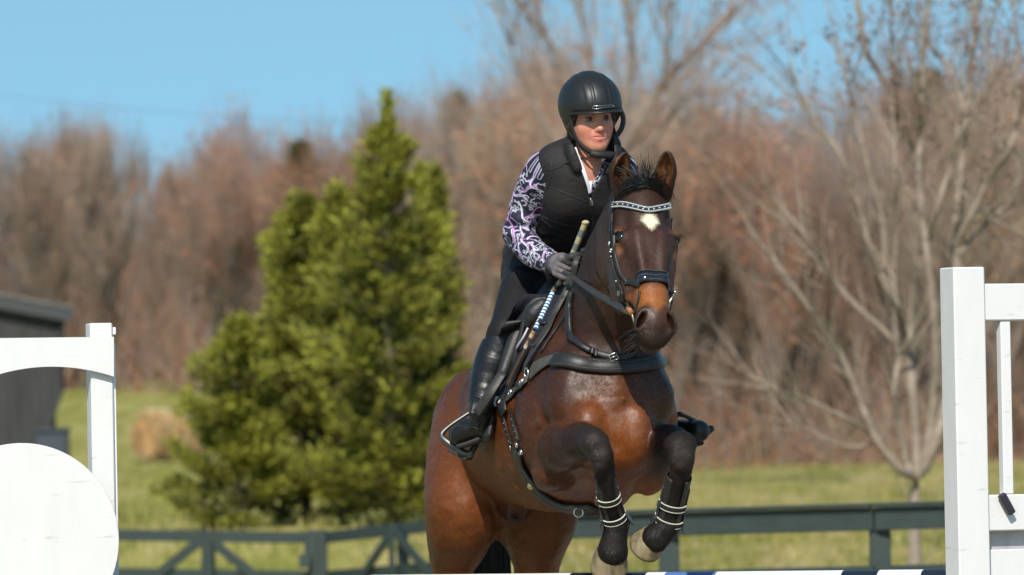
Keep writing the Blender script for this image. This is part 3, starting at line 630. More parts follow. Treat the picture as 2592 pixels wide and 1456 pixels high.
q_ = [[i * n + k, i * n + (k + 1) % n, (i + 1) * n + (k + 1) % n, (i + 1) * n + k] for i in range(m - 1) for k in range(n)]; t_ = [[e_, (k + 1) % n, k] for k in range(n)] + [[e_ + 1, (m - 1) * n + k, (m - 1) * n + (k + 1) % n] for k in range(n)]
M_hay = mat('weathered_hay', (.34, .19, .075), rough=.95, var=.55, scale=3.5, bump=.8, bscale=12)
MB().add(np.vstack([vs, cc]), q_, t_).build('body', M_hay, bale)
V_ = []; 
for i in range(9000):
    p = vs[rng.integers(len(vs))] + rng.normal(0, .045, 3); d = rng.normal(0, 1, 3); d /= np.linalg.norm(d); V_ += [p, p + d * .09, p + V(0, 0, .008) + d * .02]
tag(mesh_np('loose_straw', np.array(V_), np.arange(len(V_)).reshape(-1, 3), mat('straw', (.52, .42, .24), rough=.9, var=.4, scale=2), bale, smooth=False), kind='stuff')
# white wrap remnants
for k, (a0, a1, f0) in enumerate(((.3, 1.4, .68), (.2, .9, .93))):
    P = [hb + V(0, 0, R_ * .86) + ax * (f0 - .5) * 1.35 + (u_ * math.cos(a) * .92 + w_ * math.sin(a)) * R_ * .93 for a in np.linspace(-a0, a1, 8)]; mb = MB(); mb.tube(P, .05, 6, flat=(u_, .9)); mb.build('net_wrap', mat('white_net', (.55, .50, .47), rough=.9, var=.3, scale=9), bale, smooth=True)
# thin wires strung across the sky at the left
for (a, b, lab) in (((-80, 203, 140), (760, 275, 150), 'thin overhead wire crossing the blue sky at upper left'), ((-80, 398, 150), (1010, 440, 150), 'thin overhead wire passing low in front of the treetops')):
    P0, P1 = W(*a), W(*b); d = P1 - P0; P0, P1 = P0 - d * .5, P1 + d * .6
    P = [P0 + (P1 - P0) * t - V(0, 0, .35 * math.sin(math.pi * t)) for t in np.linspace(0, 1, 14)]; o = MB().tube(P, .0045, 5).build('overhead_wire', M_dk, None, smooth=True); tag(o, lab, 'wire')
    o.location = (0, 0, 0)

# ------------------------------------------------------------------ JUMP
M_wh = mat('white_paint', (.67, .66, .655), rough=.42, var=.035, scale=14, bump=.10, bscale=35, stretch=(1, 1, .3)); _n = NT('tmp'); bpy.data.materials.remove(_n.m)
def scuff(m_):
    """sparse grey scuffs and rubbed dirt on painted wood"""
    t_ = m_.node_tree; b_ = t_.nodes['Principled BSDF']; src = b_.inputs['Base Color'].links[0].from_socket
    tc_ = t_.nodes.new('ShaderNodeTexCoord'); mp_ = t_.nodes.new('ShaderNodeMapping'); mp_.inputs['Scale'].default_value = (3, 3, 16); t_.links.new(tc_.outputs['Object'], mp_.inputs[0])
    no_ = t_.nodes.new('ShaderNodeTexNoise'); no_.inputs['Scale'].default_value = 3.2; no_.inputs['Detail'].default_value = 6; t_.links.new(mp_.outputs[0], no_.inputs['Vector'])
    r_ = t_.nodes.new('ShaderNodeMapRange'); r_.inputs[1].default_value = .66; r_.inputs[2].default_value = .76; r_.inputs[4].default_value = .55; t_.links.new(no_.outputs[0], r_.inputs[0])
    x_ = t_.nodes.new('ShaderNodeMix'); x_.data_type = 'RGBA'; t_.links.new(r_.outputs[0], x_.inputs[0]); t_.links.new(src, x_.inputs[6]); x_.inputs[7].default_value = (.36, .34, .31, 1); t_.links.new(x_.outputs[2], b_.inputs['Base Color'])
scuff(M_wh)
M_whs = mat('white_plastic', (.78, .77, .80), rough=.35, var=.05)
def axes(psi): a = V(math.cos(psi), math.sin(psi), 0); return a, V(math.sin(psi), -math.cos(psi), 0)
# left standard
SA, SN = axes(math.radians(13)); DL = 20.2; pt = W(256, 818, DL); mp_ = DL / FPX
std = empty('jump_standard', V(pt[0], pt[1], 0), 'white jump standard with arched top board and round panel at the left', 'jump standard')
AX3 = np.array([SA, SN, V(0, 0, 1)])
def lpt(px, py, o=0.0):
    """point of the standard's front plane at a pixel, moved o towards the camera side"""
    d = W(px, py, 20) - CAM; t = (pt - CAM).dot(SN) / d.dot(SN); return CAM + d * t + SN * o
MB().box(V(*(pt - SN * .045)[:2], pt[2] / 2), AX3, (.036, .045, pt[2] / 2), .004).build('post', M_wh, std)
lp2 = lpt(-230, 822); MB().box(V(*(lp2 - SN * .045)[:2], lp2[2] / 2), AX3, (.036, .045, lp2[2] / 2), .004).build('post', M_wh, std)
# arched board: front of the posts
xs_ = np.linspace(-262, 285, 40); top_, bot_ = [], []
for x in xs_:
    yt = 856.5 - .012 * x; yb_ = 929 + 58 * ((x - 128) / 250) ** 2 if x > -100 else 929 + 58 * ((-328 - x + 0) / 250) ** 2 * 0 + 929 * 0 + 50
    c = 128; k = abs(x - c) if x >= -142 else abs(x + 412); yb_ = 929 + 66 * (min(k, 275) / 250) ** 2 - .004 * x
    top_.append(lpt(x, yt, .002)); bot_.append(lpt(x, yb_, .002))
F = np.array(top_ + bot_); n = len(xs_); G = F + SN * .024; vs = np.vstack([G, F]); q_ = []
for i in range(n - 1): q_ += [[i, n + i, n + i + 1, i + 1], [2 * n + i, 2 * n + i + 1, 3 * n + i + 1, 3 * n + i], [i, i + 1, 2 * n + i + 1, 2 * n + i], [n + i, 3 * n + i, 3 * n + i + 1, n + i + 1]]
q_ += [[n - 1, 2 * n - 1, 4 * n - 1, 3 * n - 1], [0, 2 * n, 3 * n, n]]; MB().add(vs, q_).build('arched_board', M_wh, std)
cd = lpt(50, 1370, .030); R_ = 247 * mp_; vs = []; n = 96
for o, rr in ((0, R_), (.018, R_), (.020, R_ - .002)):
    for k in range(n): a = 2 * math.pi * k / n; vs.append(cd + SN * o + (SA * math.cos(a) + V(0, 0, 1) * math.sin(a)) * rr)
q_ = [[i * n + k, i * n + (k + 1) % n, (i + 1) * n + (k + 1) % n, (i + 1) * n + k] for i in range(2) for k in range(n)]; vs += [cd, cd + SN * .020]
MB().add(vs, q_, [[3 * n, (k + 1) % n, k] for k in range(n)] + [[3 * n + 1, 2 * n + k, 2 * n + (k + 1) % n] for k in range(n)]).build('round_panel', M_wh, std)
for z in (.42, .95): a_, b_ = lpt(-262, 900, 0), lpt(285, 900, 0); a_[2] = b_[2] = z; beam('rail', a_ + SN * .012, b_ + SN * .012, .09, .022, std, M_wh, up=V(0, 0, 1))
for p_ in (pt, lp2): MB().box(V(*(p_ - SN * .045)[:2], .05) , AX3, (.045, .34, .045), .006).build('foot', M_wh, std)
tk = lpt(291, 1200, -.02); a_ = lpt(290, 870, -.03); MB().box(V(*(pt - SN * .045 + SA * .0415)[:2], a_[2] / 2), AX3, (.005, .028, a_[2] / 2), .001).build('cup_track', M_whs, std)
p_ = lpt(289, 838, -.02); MB().box(p_ + SA * .002, AX3, (.005, .014, .012), .002).build('cup_pin', M_whs, std)
# right standard
SA, SN = axes(math.radians(21)); DR = 18.9; pt = W(2453, 676, DR); AX3 = np.array([SA, SN, V(0, 0, 1)])
std2 = empty('jump_standard', V(pt[0], pt[1], 0), 'white jump standard with upright bars between rails at the right edge', 'jump standard')
w_ = .051; d_ = .050
MB().box(V(*(pt - SN * d_)[:2], pt[2] / 2), AX3, (w_, d_, pt[2] / 2), .004).build('post', M_wh, std2)
def rpt(px, py, o=0.0): d = W(px, py, 20) - CAM; t = (pt - CAM).dot(SN) / d.dot(SN); return CAM + d * t + SN * o
ra_, rb_ = pt + SA * (w_ + .001), pt + SA * .95
for y0, y1 in ((718, 812), (1253, 1345)):
    z0, z1 = rpt(2520, y1)[2], rpt(2520, y0)[2]; beam('rail', V(ra_[0], ra_[1], (z0 + z1) / 2) - SN * .035, V(rb_[0], rb_[1], (z0 + z1) / 2) - SN * .035, z1 - z0, .045, std2, M_wh)
zt, zb_ = rpt(2520, 812)[2], rpt(2520, 1253)[2]
for k in range(8): c = rpt(2556, 1000, 0); c = c + SA * (k * .105) - SN * .035; MB().box(V(c[0], c[1], (zt + zb_) / 2), AX3, (.0165, .0165, (zt - zb_) / 2 - .001), .003).build('upright_bar', M_wh, std2)
zp = rpt(2520, 1392)[2]; c = pt + SA * .5 - SN * .045; MB().box(V(c[0], c[1], (zp + .15) / 2), AX3, (.445, .012, (zp - .15) / 2), .003).build('panel', M_wh, std2)
z1 = rpt(2520, 1345)[2]; MB().box(V(c[0], c[1], (zp + z1) / 2) - SN * .03, AX3, (.445, .012, (z1 - zp) / 2 + .02), .003).build('recessed_panel', mat('shaded_white_paint', (.42, .41, .42), rough=.6, var=.15), std2)  # white panel greyed: shade under the rail put into its colour
c = pt + SA * .97; MB().box(V(*(c - SN * d_)[:2], pt[2] / 2), AX3, (w_, d_, pt[2] / 2), .004).build('post', M_wh, std2)
for c in (pt, pt + SA * .97): MB().box(V(*(c - SN * d_)[:2], .045), AX3, (.05, .36, .045), .006).build('foot', M_wh, std2)
p_ = rpt(2546, 1276, .0); a_ = nrm(rpt(2561, 1300) - rpt(2534, 1250)); MB().box(p_ + SN * .006, [a_, np.cross(SN, a_), SN], (.034, .0115, .010), .003).build('dark_clip', mat('black_clip', (.02, .02, .028), rough=.5), std2)
# pole with painted bands
pole = None; PA, PB_ = W(296, 1461 + 41, 20.17), W(2412, 1440 + 43, 19.10)
def onp(px):
    lo_, hi_ = 0.0, 1.0
    for _ in range(40):
        t = (lo_ + hi_) / 2; P = PA + (PB_ - PA) * t - CAM; x = 1296 + FPX * P.dot(CR) / P.dot(_f0); lo_, hi_ = (t, hi_) if x < px else (lo_, t)
    return PA + (PB_ - PA) * t
PW, PBk, PBl = V(.80, .80, .80), V(.012, .016, .026), V(.085, .165, .40)
bands = [(296, 541, PBk), (541, 636, PW), (636, 737, PBk), (737, 840, PW), (840, 940, PBk), (940, 1449, PW), (1449, 1642, PBk), (1642, 1690, PW), (1690, 1812, PBl), (1812, 2138, PW), (2138, 2230, PBk), (2230, 2340, PW), (2340, 2412, PBk)]
mb = MB(); pr = .050
for a, b, c in bands: mb.tube([onp(a), onp(b)], pr, 28, c3=c, cap=False)
pole = mb.build('jump_pole', mat('painted_pole', (1, 1, 1), rough=.35, var=.05, attr=True, scale=20), None, smooth=True)
tag(pole, 'black and white striped jump pole with one blue band under the horse', 'pole')
for p_, s_ in ((PA, std), (PB_, std2)): MB().box(p_ - V(0, 0, pr + .008), np.eye(3), (.05, .05, .006), .002).build('jump_cup', M_dk, s_)
# ------------------------------------------------------------------ HORSE
YAW, PIT = math.radians(15.5), math.radians(14)
HF = V(math.sin(YAW) * math.cos(PIT), -math.cos(YAW) * math.cos(PIT), math.sin(PIT))   # body forward
HL = V(math.cos(YAW), math.sin(YAW), 0)                                                # its left = viewer's right
HU = -np.cross(HL, HF); HU = HU if HU[2] > 0 else -HU
HO = W(1455, 1020, 19.65)                                                              # centre of the girth
HAX = np.array([HF, HL, HU])
def B(f, l, u): return HO + HF * f + HL * l + HU * u

BAY = V(.128, .0345, .0055); BAYD = V(.050, .0145, .0046); DARK = V(.033, .0128, .0070); BLK = V(.0110, .0080, .0068); TAN = V(.235, .075, .0165); PALE = V(.25, .095, .032)
_T = np.array([  # f, centre u, half width, half height
    [-1.22, .04, .03, .03], [-1.15, .04, .12, .14], [-1.02, .050, .15, .18], [-.85, .055, .175, .205], [-.65, .055, .215, .23], [-.42, .04, .265, .275],
    [-.2, .012, .258, .31], [0, -.005, .234, .335], [.15, -.01, .205, .325], [.28, -.04, .185, .285], [.38, -.08, .165, .235], [.45, -.105, .13, .18], [.50, -.12, .03, .03]])
_TS = spline(_T, 6); _TS = _TS[np.argsort(_TS[:, 0])]
def trunk_fn(P):
    q = (P - HO) @ HAX.T; f, l, u = q[..., 0], q[..., 1], q[..., 2]
    uc = np.interp(f, _TS[:, 0], _TS[:, 1]); w = np.interp(f, _TS[:, 0], _TS[:, 2]); h = np.interp(f, _TS[:, 0], _TS[:, 3])
    t = (u - uc) / h; w = w * (1 - 0.50 * np.clip(t, 0, 1.2) - 0.10 * np.clip(-t, 0, 1.2))
    k = ((np.abs(l) / w) ** 2.2 + np.abs(t) ** 2.2) ** (1 / 2.2)
    return (k - 1) * np.minimum(w, h) * 0.9 + np.maximum(np.abs(f + .36) - .86, 0)
_cn = np.array([B(f, l, u) for f in (-1.25, .52) for l in (-.3, .3) for u in (-.36, .36)])
hp = [Prim(trunk_fn, _cn.min(0), _cn.max(0), .05, '+', BAY * .9, 'trunk')]
A = hp.append
# withers, croup, hip points
A(tube_sd([B(-.40, 0, .28), B(-.15, 0, .31), B(.03, 0, .29), B(.15, 0, .22)], [.04, .045, .05, .07], HL, k=.07, col=DARK))
A(tube_sd([B(-1.05, 0, .17), B(-.8, 0, .245), B(-.5, 0, .27)], [[.10, .07], [.12, .07], [.1, .06]], HL, k=.08, col=BAYD))
for s in (-1, 1):
    A(ell(B(-.62, s * .125, .19), (.09, .05, .07), HAX, k=.08, col=BAY * .8))
    # shoulder blade, point of shoulder, triceps, breast muscles
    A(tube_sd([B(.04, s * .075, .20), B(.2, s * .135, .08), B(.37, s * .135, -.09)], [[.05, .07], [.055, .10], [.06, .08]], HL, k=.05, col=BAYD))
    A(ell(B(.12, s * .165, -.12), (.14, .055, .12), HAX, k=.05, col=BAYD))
A(ell(W(1490, 1086, 19.175), (.066, .070, .092), k=.026, col=BAY * 1.35)); A(ell(W(1603, 1096, 19.19), (.066, .066, .100), k=.026, col=BAY * 1.35))  # highlight on the breast muscles put into a lighter coat colour
A(ell(W(1468, 985, 19.26), (.092, .085, .135), k=.035, col=BAYD)); A(ell(W(1614, 985, 19.30), (.080, .085, .13), k=.035, col=BAYD * .9))
A(tube_sd([W(1547, 900, 19.10), W(1548, 1010, 19.055), W(1549, 1110, 19.055)], [.004, .008, .010], k=.014, op='-'))
A(tube_sd([W(1560, 1130, 19.3), W(1548, 1180, 19.42), W(1530, 1215, 19.5)], [.10, .09, .08], k=.07, col=BAY))
# neck
NK = [(W(1518, 915, 19.48), .150, .20), (W(1543, 805, 19.38), .118, .19), (W(1566, 700, 19.27), .102, .18), (W(1592, 610, 19.13), .088, .145), (W(1610, 545, 19.06), .084, .12)]
A(tube_sd([n[0] for n in NK], [[n[1], n[2]] for n in NK], HL, k=.06, col=DARK * 1.25, n=7))
A(tube_sd([W(1475, 815, 19.70), W(1534, 690, 19.5), W(1570, 590, 19.28), W(1598, 510, 19.12)], [.055, .045, .042, .04], HL, k=.06, col=DARK))
# --- right foreleg (viewer's left)
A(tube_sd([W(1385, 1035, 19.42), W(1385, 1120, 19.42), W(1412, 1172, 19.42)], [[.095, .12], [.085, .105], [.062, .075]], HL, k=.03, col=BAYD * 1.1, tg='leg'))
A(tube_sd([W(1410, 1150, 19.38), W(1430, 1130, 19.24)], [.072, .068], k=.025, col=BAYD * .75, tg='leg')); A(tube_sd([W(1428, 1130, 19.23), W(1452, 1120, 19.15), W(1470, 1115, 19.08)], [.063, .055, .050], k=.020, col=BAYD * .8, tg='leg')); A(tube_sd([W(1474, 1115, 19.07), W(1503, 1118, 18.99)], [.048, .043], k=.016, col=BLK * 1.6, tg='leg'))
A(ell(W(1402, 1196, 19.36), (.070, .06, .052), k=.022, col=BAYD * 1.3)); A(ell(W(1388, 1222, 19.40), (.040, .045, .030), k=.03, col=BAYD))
for P_ in ([(1395, 1150, 19.28), (1425, 1140, 19.17), (1462, 1128, 19.05)], [(1350, 1010, 19.33), (1362, 1060, 19.30), (1352, 1110, 19.33)], [(1240, 1150, 19.85), (1275, 1190, 19.75), (1310, 1240, 19.66)]):
    A(tube_sd([W(*p) for p in P_], [.002, .0045, .002], k=.014))
KN = V(.026, .0175, .0145)  # lighter brown knees, with the coat's sheen put into the colour
A(ell(W(1507, 1120, 18.955), (.043, .042, .038), k=.016, col=KN)); A(ell(W(1520, 1153, 18.955), (.037, .038, .040), k=.012, col=KN * 1.1))
A(ell(W(1507, 1150, 18.935), (.014, .014, .022), k=.012, col=KN)); A(ell(W(1533, 1146, 18.935), (.014, .014, .024), k=.012, col=KN)); A(ell(W(1518, 1180, 18.935), (.018, .014, .012), k=.012, col=KN))
A(tube_sd([W(1526, 1180, 18.98), W(1537, 1235, 19.01), W(1549, 1290, 19.05)], [.031, .0255, .026], k=.016, col=BLK * 1.1))
A(tube_sd([W(1529, 1190, 19.02), W(1545, 1245, 19.06), W(1556, 1295, 19.09)], [.018, .016, .018], k=.015, col=BLK))
A(ell(W(1562, 1325, 19.09), (.038, .043, .040), k=.02, col=BLK))
A(tube_sd([W(1561, 1335, 19.09), W(1554, 1365, 19.09), W(1549, 1396, 19.075)], [.034, .040, .046], k=.02, col=BLK))
# --- left foreleg (viewer's right)
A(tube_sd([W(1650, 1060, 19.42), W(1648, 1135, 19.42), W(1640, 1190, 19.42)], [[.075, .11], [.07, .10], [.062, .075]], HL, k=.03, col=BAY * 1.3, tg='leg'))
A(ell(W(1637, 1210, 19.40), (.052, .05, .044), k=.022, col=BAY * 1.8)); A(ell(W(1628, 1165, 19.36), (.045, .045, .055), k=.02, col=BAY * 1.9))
A(tube_sd([W(1648, 1160, 19.38), W(1672, 1130, 19.24), W(1702, 1118, 19.1), W(1722, 1126, 18.99)], [.074, .064, .050, .043], k=.02, col=BLK * 1.1, tg='leg'))
A(ell(W(1722, 1128, 18.965), (.044, .042, .040), k=.016, col=BLK)); A(ell(W(1725, 1158, 18.96), (.040, .039, .040), k=.012, col=KN * 1.1))
A(ell(W(1712, 1154, 18.94), (.014, .014, .022), k=.012, col=KN)); A(ell(W(1738, 1152, 18.94), (.014, .014, .024), k=.012, col=KN)); A(ell(W(1724, 1184, 18.94), (.018, .014, .012), k=.012, col=KN))
A(tube_sd([W(1722, 1188, 18.98), W(1710, 1240, 19.01), W(1699, 1290, 19.04)], [.033, .0265, .027], k=.016, col=BLK))
A(tube_sd([W(1706, 1195, 19.03), W(1696, 1250, 19.07), W(1688, 1300, 19.09)], [.018, .016, .018], k=.015, col=BLK))
A(ell(W(1690, 1328, 19.07), (.040, .043, .038), k=.02, col=BLK))
A(tube_sd([W(1686, 1338, 19.08), W(1674, 1350, 19.07), W(1661, 1362, 19.07)], [.036, .041, .047], k=.02, col=BLK))
# --- hindquarters
for s, c in ((-1, BAY * 1.15), (1, BAY * .95)):
    A(ell(B(-.84, s * .095, .0), (.22, .105, .22), HAX, k=.06, col=c))
    A(ell(B(-1.02, s * .095, -.06), (.12, .09, .22), HAX, k=.06, col=c))
A(tube_sd([W(1195, 1110, 20.42), W(1172, 1200, 20.34), W(1170, 1290, 20.30), W(1154, 1370, 20.42), W(1143, 1440, 20.55), W(1140, 1560, 20.78)],
          [[.12, .22], [.115, .20], [.118, .15], [.086, .105], [.065, .08], [.045, .06]], HL, k=.03, col=BAY * 1.1, tg='hind', n=9))
A(tube_sd([W(1375, 1140, 20.46), W(1378, 1215, 20.36), W(1372, 1300, 20.34), W(1362, 1370, 20.46), W(1358, 1440, 20.58), W(1362, 1560, 20.82)],
          [[.12, .20], [.12, .18], [.115, .14], [.094, .105], [.072, .08], [.045, .06]], HL, k=.03, col=BAY * .95, tg='hind', n=9))
for x0, dx in ((1140, 0), (1362, 0)):
    A(ell(W(x0, 1575, 20.82), (.045, .065, .06), k=.03, col=BLK * 1.5))
    A(tube_sd([W(x0, 1590, 20.83), W(x0 + 3, 1740, 20.83), W(x0 + 5, 1880, 20.83)], [.040, .030, .030], k=.02, col=BLK))
    A(ell(W(x0 + 5, 1905, 20.82), .043, k=.02, col=BLK))
    A(tube_sd([W(x0 + 5, 1915, 20.81), W(x0 + 8, 1990, 20.70), W(x0 + 10, 2030, 20.66)], [.035, .036, .05], k=.02, col=BLK))
# groin, belly line, sheath
A(tube_sd([B(-.72, 0, -.13), B(-.92, 0, -.10), B(-1.05, 0, -.05)], [.08, .08, .08], HL, k=.06, col=BAYD))
A(tube_sd([W(1300, 1262, 20.25), W(1302, 1290, 20.13), W(1306, 1303, 20.06)], [.055, .042, .030], k=.03, col=BAYD * .7))
A(ell(W(1309, 1306, 20.03), (.015, .02, .013), k=.01, op='-'))
# --- head: n along the face, l lateral, q out of the face
HP0 = W(1634, 474, 18.96); HP1 = W(1666, 815, 18.67)
hN = nrm(HP1 - HP0); hL = nrm(V(math.cos(math.radians(15)), math.sin(math.radians(15)), 0)); hL = nrm(hL - hN * hL.dot(hN)); hQ = np.cross(hN, hL); hQ = hQ if hQ[1] < 0 else -hQ
hAX = np.array([hN, hL, hQ])
def H(n, l, q): return HP0 + hN * n + hL * l + hQ * q
DH = DARK * 1.15
body_end = len(hp)
A(ell(H(.05, 0, -.09), (.11, .078, .095), hAX, k=.05, col=DH))
A(ell(H(.155, 0, -.075), (.13, .088, .080), hAX, k=.04, col=DH))
for s in (-1, 1):
    A(ell(H(.158, s * .072, -.062), (.042, .027, .040), hAX, k=.03, col=DARK * 1.1))
    A(ell(H(.20, s * .046, -.175), (.125, .034, .105), hAX, k=.04, col=DARK * 1.6))
    A(tube_sd([H(.21, s * .079, -.095), H(.29, s * .070, -.09), H(.35, s * .060, -.085)], [.014, .013, .010], k=.025, col=DH))
A(tube_sd([H(.20, 0, -.06), H(.28, 0, -.058), H(.36, 0, -.054), H(.44, 0, -.052)], [[.076, .060], [.062, .058], [.051, .054], [.044, .050]], hL, k=.04, col=DH))
for s in (-1, 1):
    A(tube_sd([H(.17, s * .040, -.004), H(.25, s * .034, -.007), H(.33, s * .028, -.008)], [.008, .010, .008], k=.022, col=DARK * 1.7))  # nasal ridges, their highlight painted as a lighter coat tone
    A(tube_sd([H(.215, s * .088, -.040), H(.27, s * .074, -.032), H(.33, s * .062, -.030)], [.010, .014, .012], k=.035, op='-'))
    A(tube_sd([H(.205, s * .086, -.070), H(.245, s * .084, -.082), H(.30, s * .070, -.080)], [.003, .0045, .003], k=.010, col=DH))
A(tube_sd([H(.24, 0, -.16), H(.34, 0, -.13), H(.43, 0, -.11)], [[.05, .05], [.034, .04], [.030, .034]], hL, k=.04, col=DARK * 1.5))
A(tube_sd([H(.37, 0, -.050), H(.43, 0, -.050)], [[.048, .053], [.044, .050]], hL, k=.015, col=TAN * .9))
A(ell(H(.470, 0, -.058), (.050, .048, .050), hAX, k=.03, col=BLK))
for s in (-1, 1):
    A(tube_sd([H(.445, s * .022, -.022), H(.458, s * .040, -.022), H(.485, s * .050, -.034), H(.500, s * .040, -.050)], [.015, .017, .0165, .016], k=.015, col=BLK * 1.2))
A(ell(H(.508, 0, -.070), (.030, .044, .034), hAX, k=.02, col=BLK)); A(ell(H(.498, 0, -.108), (.034, .034, .024), hAX, k=.010, col=V(.10, .055, .03)))
for s in (-1, 1):
    A(Prim(ell(H(.476, s * .045, -.020), (.026, .0085, .030), np.array([nrm(hN + hL * s * .45), nrm(hL - hN * s * .45), hQ]), k=.01).fn, H(.476, s * .045, -.020) - .04, H(.476, s * .045, -.020) + .04, .010, '-', None, None))
    A(ell(H(.11, s * .074, -.022), (.030, .014, .018), hAX, k=.03, op='-'))
    A(ell(H(.163, s * .092, -.036), (.0215, .019, .0195), hAX, k=.006, op='-'))
    A(tube_sd([H(.140, s * .082, -.036), H(.147, s * .095, -.036), H(.152, s * .100, -.050)], [.004, .0055, .005], k=.010, col=BLK))
# ears
def ear(bx, by, mx, my, tx, ty, s):
    b, m_, t = W(bx, by, 19.02), W(mx, my, 19.0), W(tx, ty, 18.97)
    up = nrm(t - b); front = nrm(V(s * .35 * -1, -1, 0)); front = nrm(front - up * front.dot(up)); lat = np.cross(up, front)
    P = [b - up * .02, b + (m_ - b) * .35, m_, m_ + (t - m_) * .55, m_ + (t - m_) * .9, t]
    A(tube_sd(P, [[.027, .026], [.031, .027], [.0325, .024], [.025, .017], [.014, .010], [.005, .005]], lat, k=.010, col=DARK * .9, tg='ear'))
    O = front * .0165
    c = [P[1] + O - up * .006, P[2] + O, P[3] + O * .62, P[4] + O * .35]
    pr = tube_sd(c, [[.016, .017], [.0235, .021], [.016, .013], [.006, .006]], lat, k=.006, op='-'); A(pr)
    return b, m_, t, up, front, lat
EARS = [ear(1572, 482, 1568, 432, 1582, 389, -1), ear(1681, 478, 1687, 430, 1690, 387, 1)]

# the body is meshed at 6 mm, the head and upper neck at 3 mm; the two meet on a plane through the neck
NP_, NN_ = W(1578, 660, 19.2), nrm(W(1592, 610, 19.13) - W(1566, 700, 19.27))
lo, hi = bounds(hp[:body_end], .03)
v, q = nets(*field(hp[:body_end], lo, hi, .0062)); v = relax(v, q, 4, .5); cen = v[q].mean(1)
v1, q1 = keep(v, q, ((cen - NP_) @ NN_ < .002) | (cen[:, 1] > NP_[1] + .45) | (cen[:, 2] < NP_[2] - .25))
hd = [p for p in hp if (p.hi[2] > NP_[2] - .22)]
lo = W(1500, 690, 18.3); hi = W(1745, 370, 19.9)
lo, hi = np.minimum(lo, hi), np.maximum(lo, hi)
lo = V(lo[0], HP1[1] - .22, H(.55, 0, 0)[2] - .06); hi = V(hi[0], NP_[1] + .30, hi[2])
v, q = nets(*field(hp, lo, hi, .003)); v = relax(v, q, 2, .4); cen = v[q].mean(1)
isneck = (cen - NP_) @ NN_ > -.003
nearlo = cen[:, 2] < NP_[2] - .05
# below the neck plane only the head itself belongs here (the part whose nearest shape is a head shape)
hs = hp[body_end:]
dh = np.min([p.fn(cen) for p in hs if p.op == '+' and p.tg != 'ear'], 0)
v2, q2 = keep(v, q, isneck | (dh < .004))
v = np.vstack([v1, v2]); q = np.vstack([q1, q2 + len(v1)])
nv = vnormals(v, q); isb = np.ones(len(v)); isb[len(v1):] = .22
# muscle and skin relief
vq = (v - HO) @ HAX.T * V(.7, 1, 1)
v = v + nv * (isb * (.0085 * (vnoise(vq, 9, 31) - .5) + .0065 * (vnoise(vq, 22, 32) - .5) + .0030 * (vnoise(vq, 50, 33) - .5)))[:, None]
HV, HQ = v, q
col = shade(v, hp, .014)
# coat markings: dark stockings, warm flank, dark topline, star, tan muzzle
L_ = (v - HO) @ HAX.T
n1 = vnoise(v, 9, 1); n2 = vnoise(v, 60, 2); n3 = vnoise(v, 260, 4)
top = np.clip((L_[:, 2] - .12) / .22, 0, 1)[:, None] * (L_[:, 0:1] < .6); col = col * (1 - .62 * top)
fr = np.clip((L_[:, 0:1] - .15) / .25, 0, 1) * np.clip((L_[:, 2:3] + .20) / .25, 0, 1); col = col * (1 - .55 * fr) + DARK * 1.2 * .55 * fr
hc = (v - HP0) @ hAX.T
ishead = (np.abs(hc[:, 1]) < .14) & (hc[:, 0] > -.02) & (hc[:, 2] > -.30) & (v[:, 1] < 19.2) & (L_[:, 2] > -.3)
ishead &= hc[:, 0] < .56
sx = hc[:, 1] - .004; sn = hc[:, 0] - .122
sn = sn - .004; an_ = np.arctan2(sn, sx)
rr_ = np.where(sn > 0, (np.abs(sx) / .034) ** 1.15 + (np.abs(sn) / .050) ** 1.15, np.hypot(sx / .032, sn / .034)) + (vnoise(np.stack([an_ * 3.2, 0 * an_, 0 * an_], 1), 3.1, 5) - .5) * .38 + (n3 - .5) * .22
star = np.clip((.96 - rr_) / .42, 0, 1) * ishead * (hc[:, 2] > -.06)
wm = np.clip((hc[:, 0] - .345) / .03, 0, 1) * np.clip((.440 - hc[:, 0] + np.clip(.025 - np.abs(hc[:, 1]), 0, .025) * 1.1) / .022, 0, 1) * ishead * (hc[:, 2] > -.14)
cent = np.exp(-(hc[:, 1] / .020) ** 2) * np.clip((.40 - hc[:, 0]) / .05, 0, 1)
tan = TAN * 1.0 + (V(.16, .07, .04) - TAN) * (cent * .8)[:, None]
edge = np.clip((.36 - hc[:, 0]) / .04, 0, 1)[:, None]; tan = tan * (1 - .45 * edge)
col = col * (1 - wm[:, None]) + tan * wm[:, None]
eyer = np.minimum(np.linalg.norm(hc - V(.135, .083, -.040), axis=1), np.linalg.norm(hc - V(.135, -.083, -.040), axis=1))
ew = np.exp(-(eyer / .016) ** 2)[:, None] * ishead[:, None]; col = col * (1 - .8 * ew) + V(.15, .055, .02) * .8 * ew
eyer = np.minimum(np.linalg.norm(hc - V(.197, .083, -.055), axis=1), np.linalg.norm(hc - V(.197, -.083, -.055), axis=1))
ew = np.exp(-(eyer / .014) ** 2)[:, None] * ishead[:, None]; col = col * (1 - .8 * ew) + V(.24, .11, .05) * .8 * ew
col = col * (1 - star[:, None]) + V(.60, .54, .40) * star[:, None]
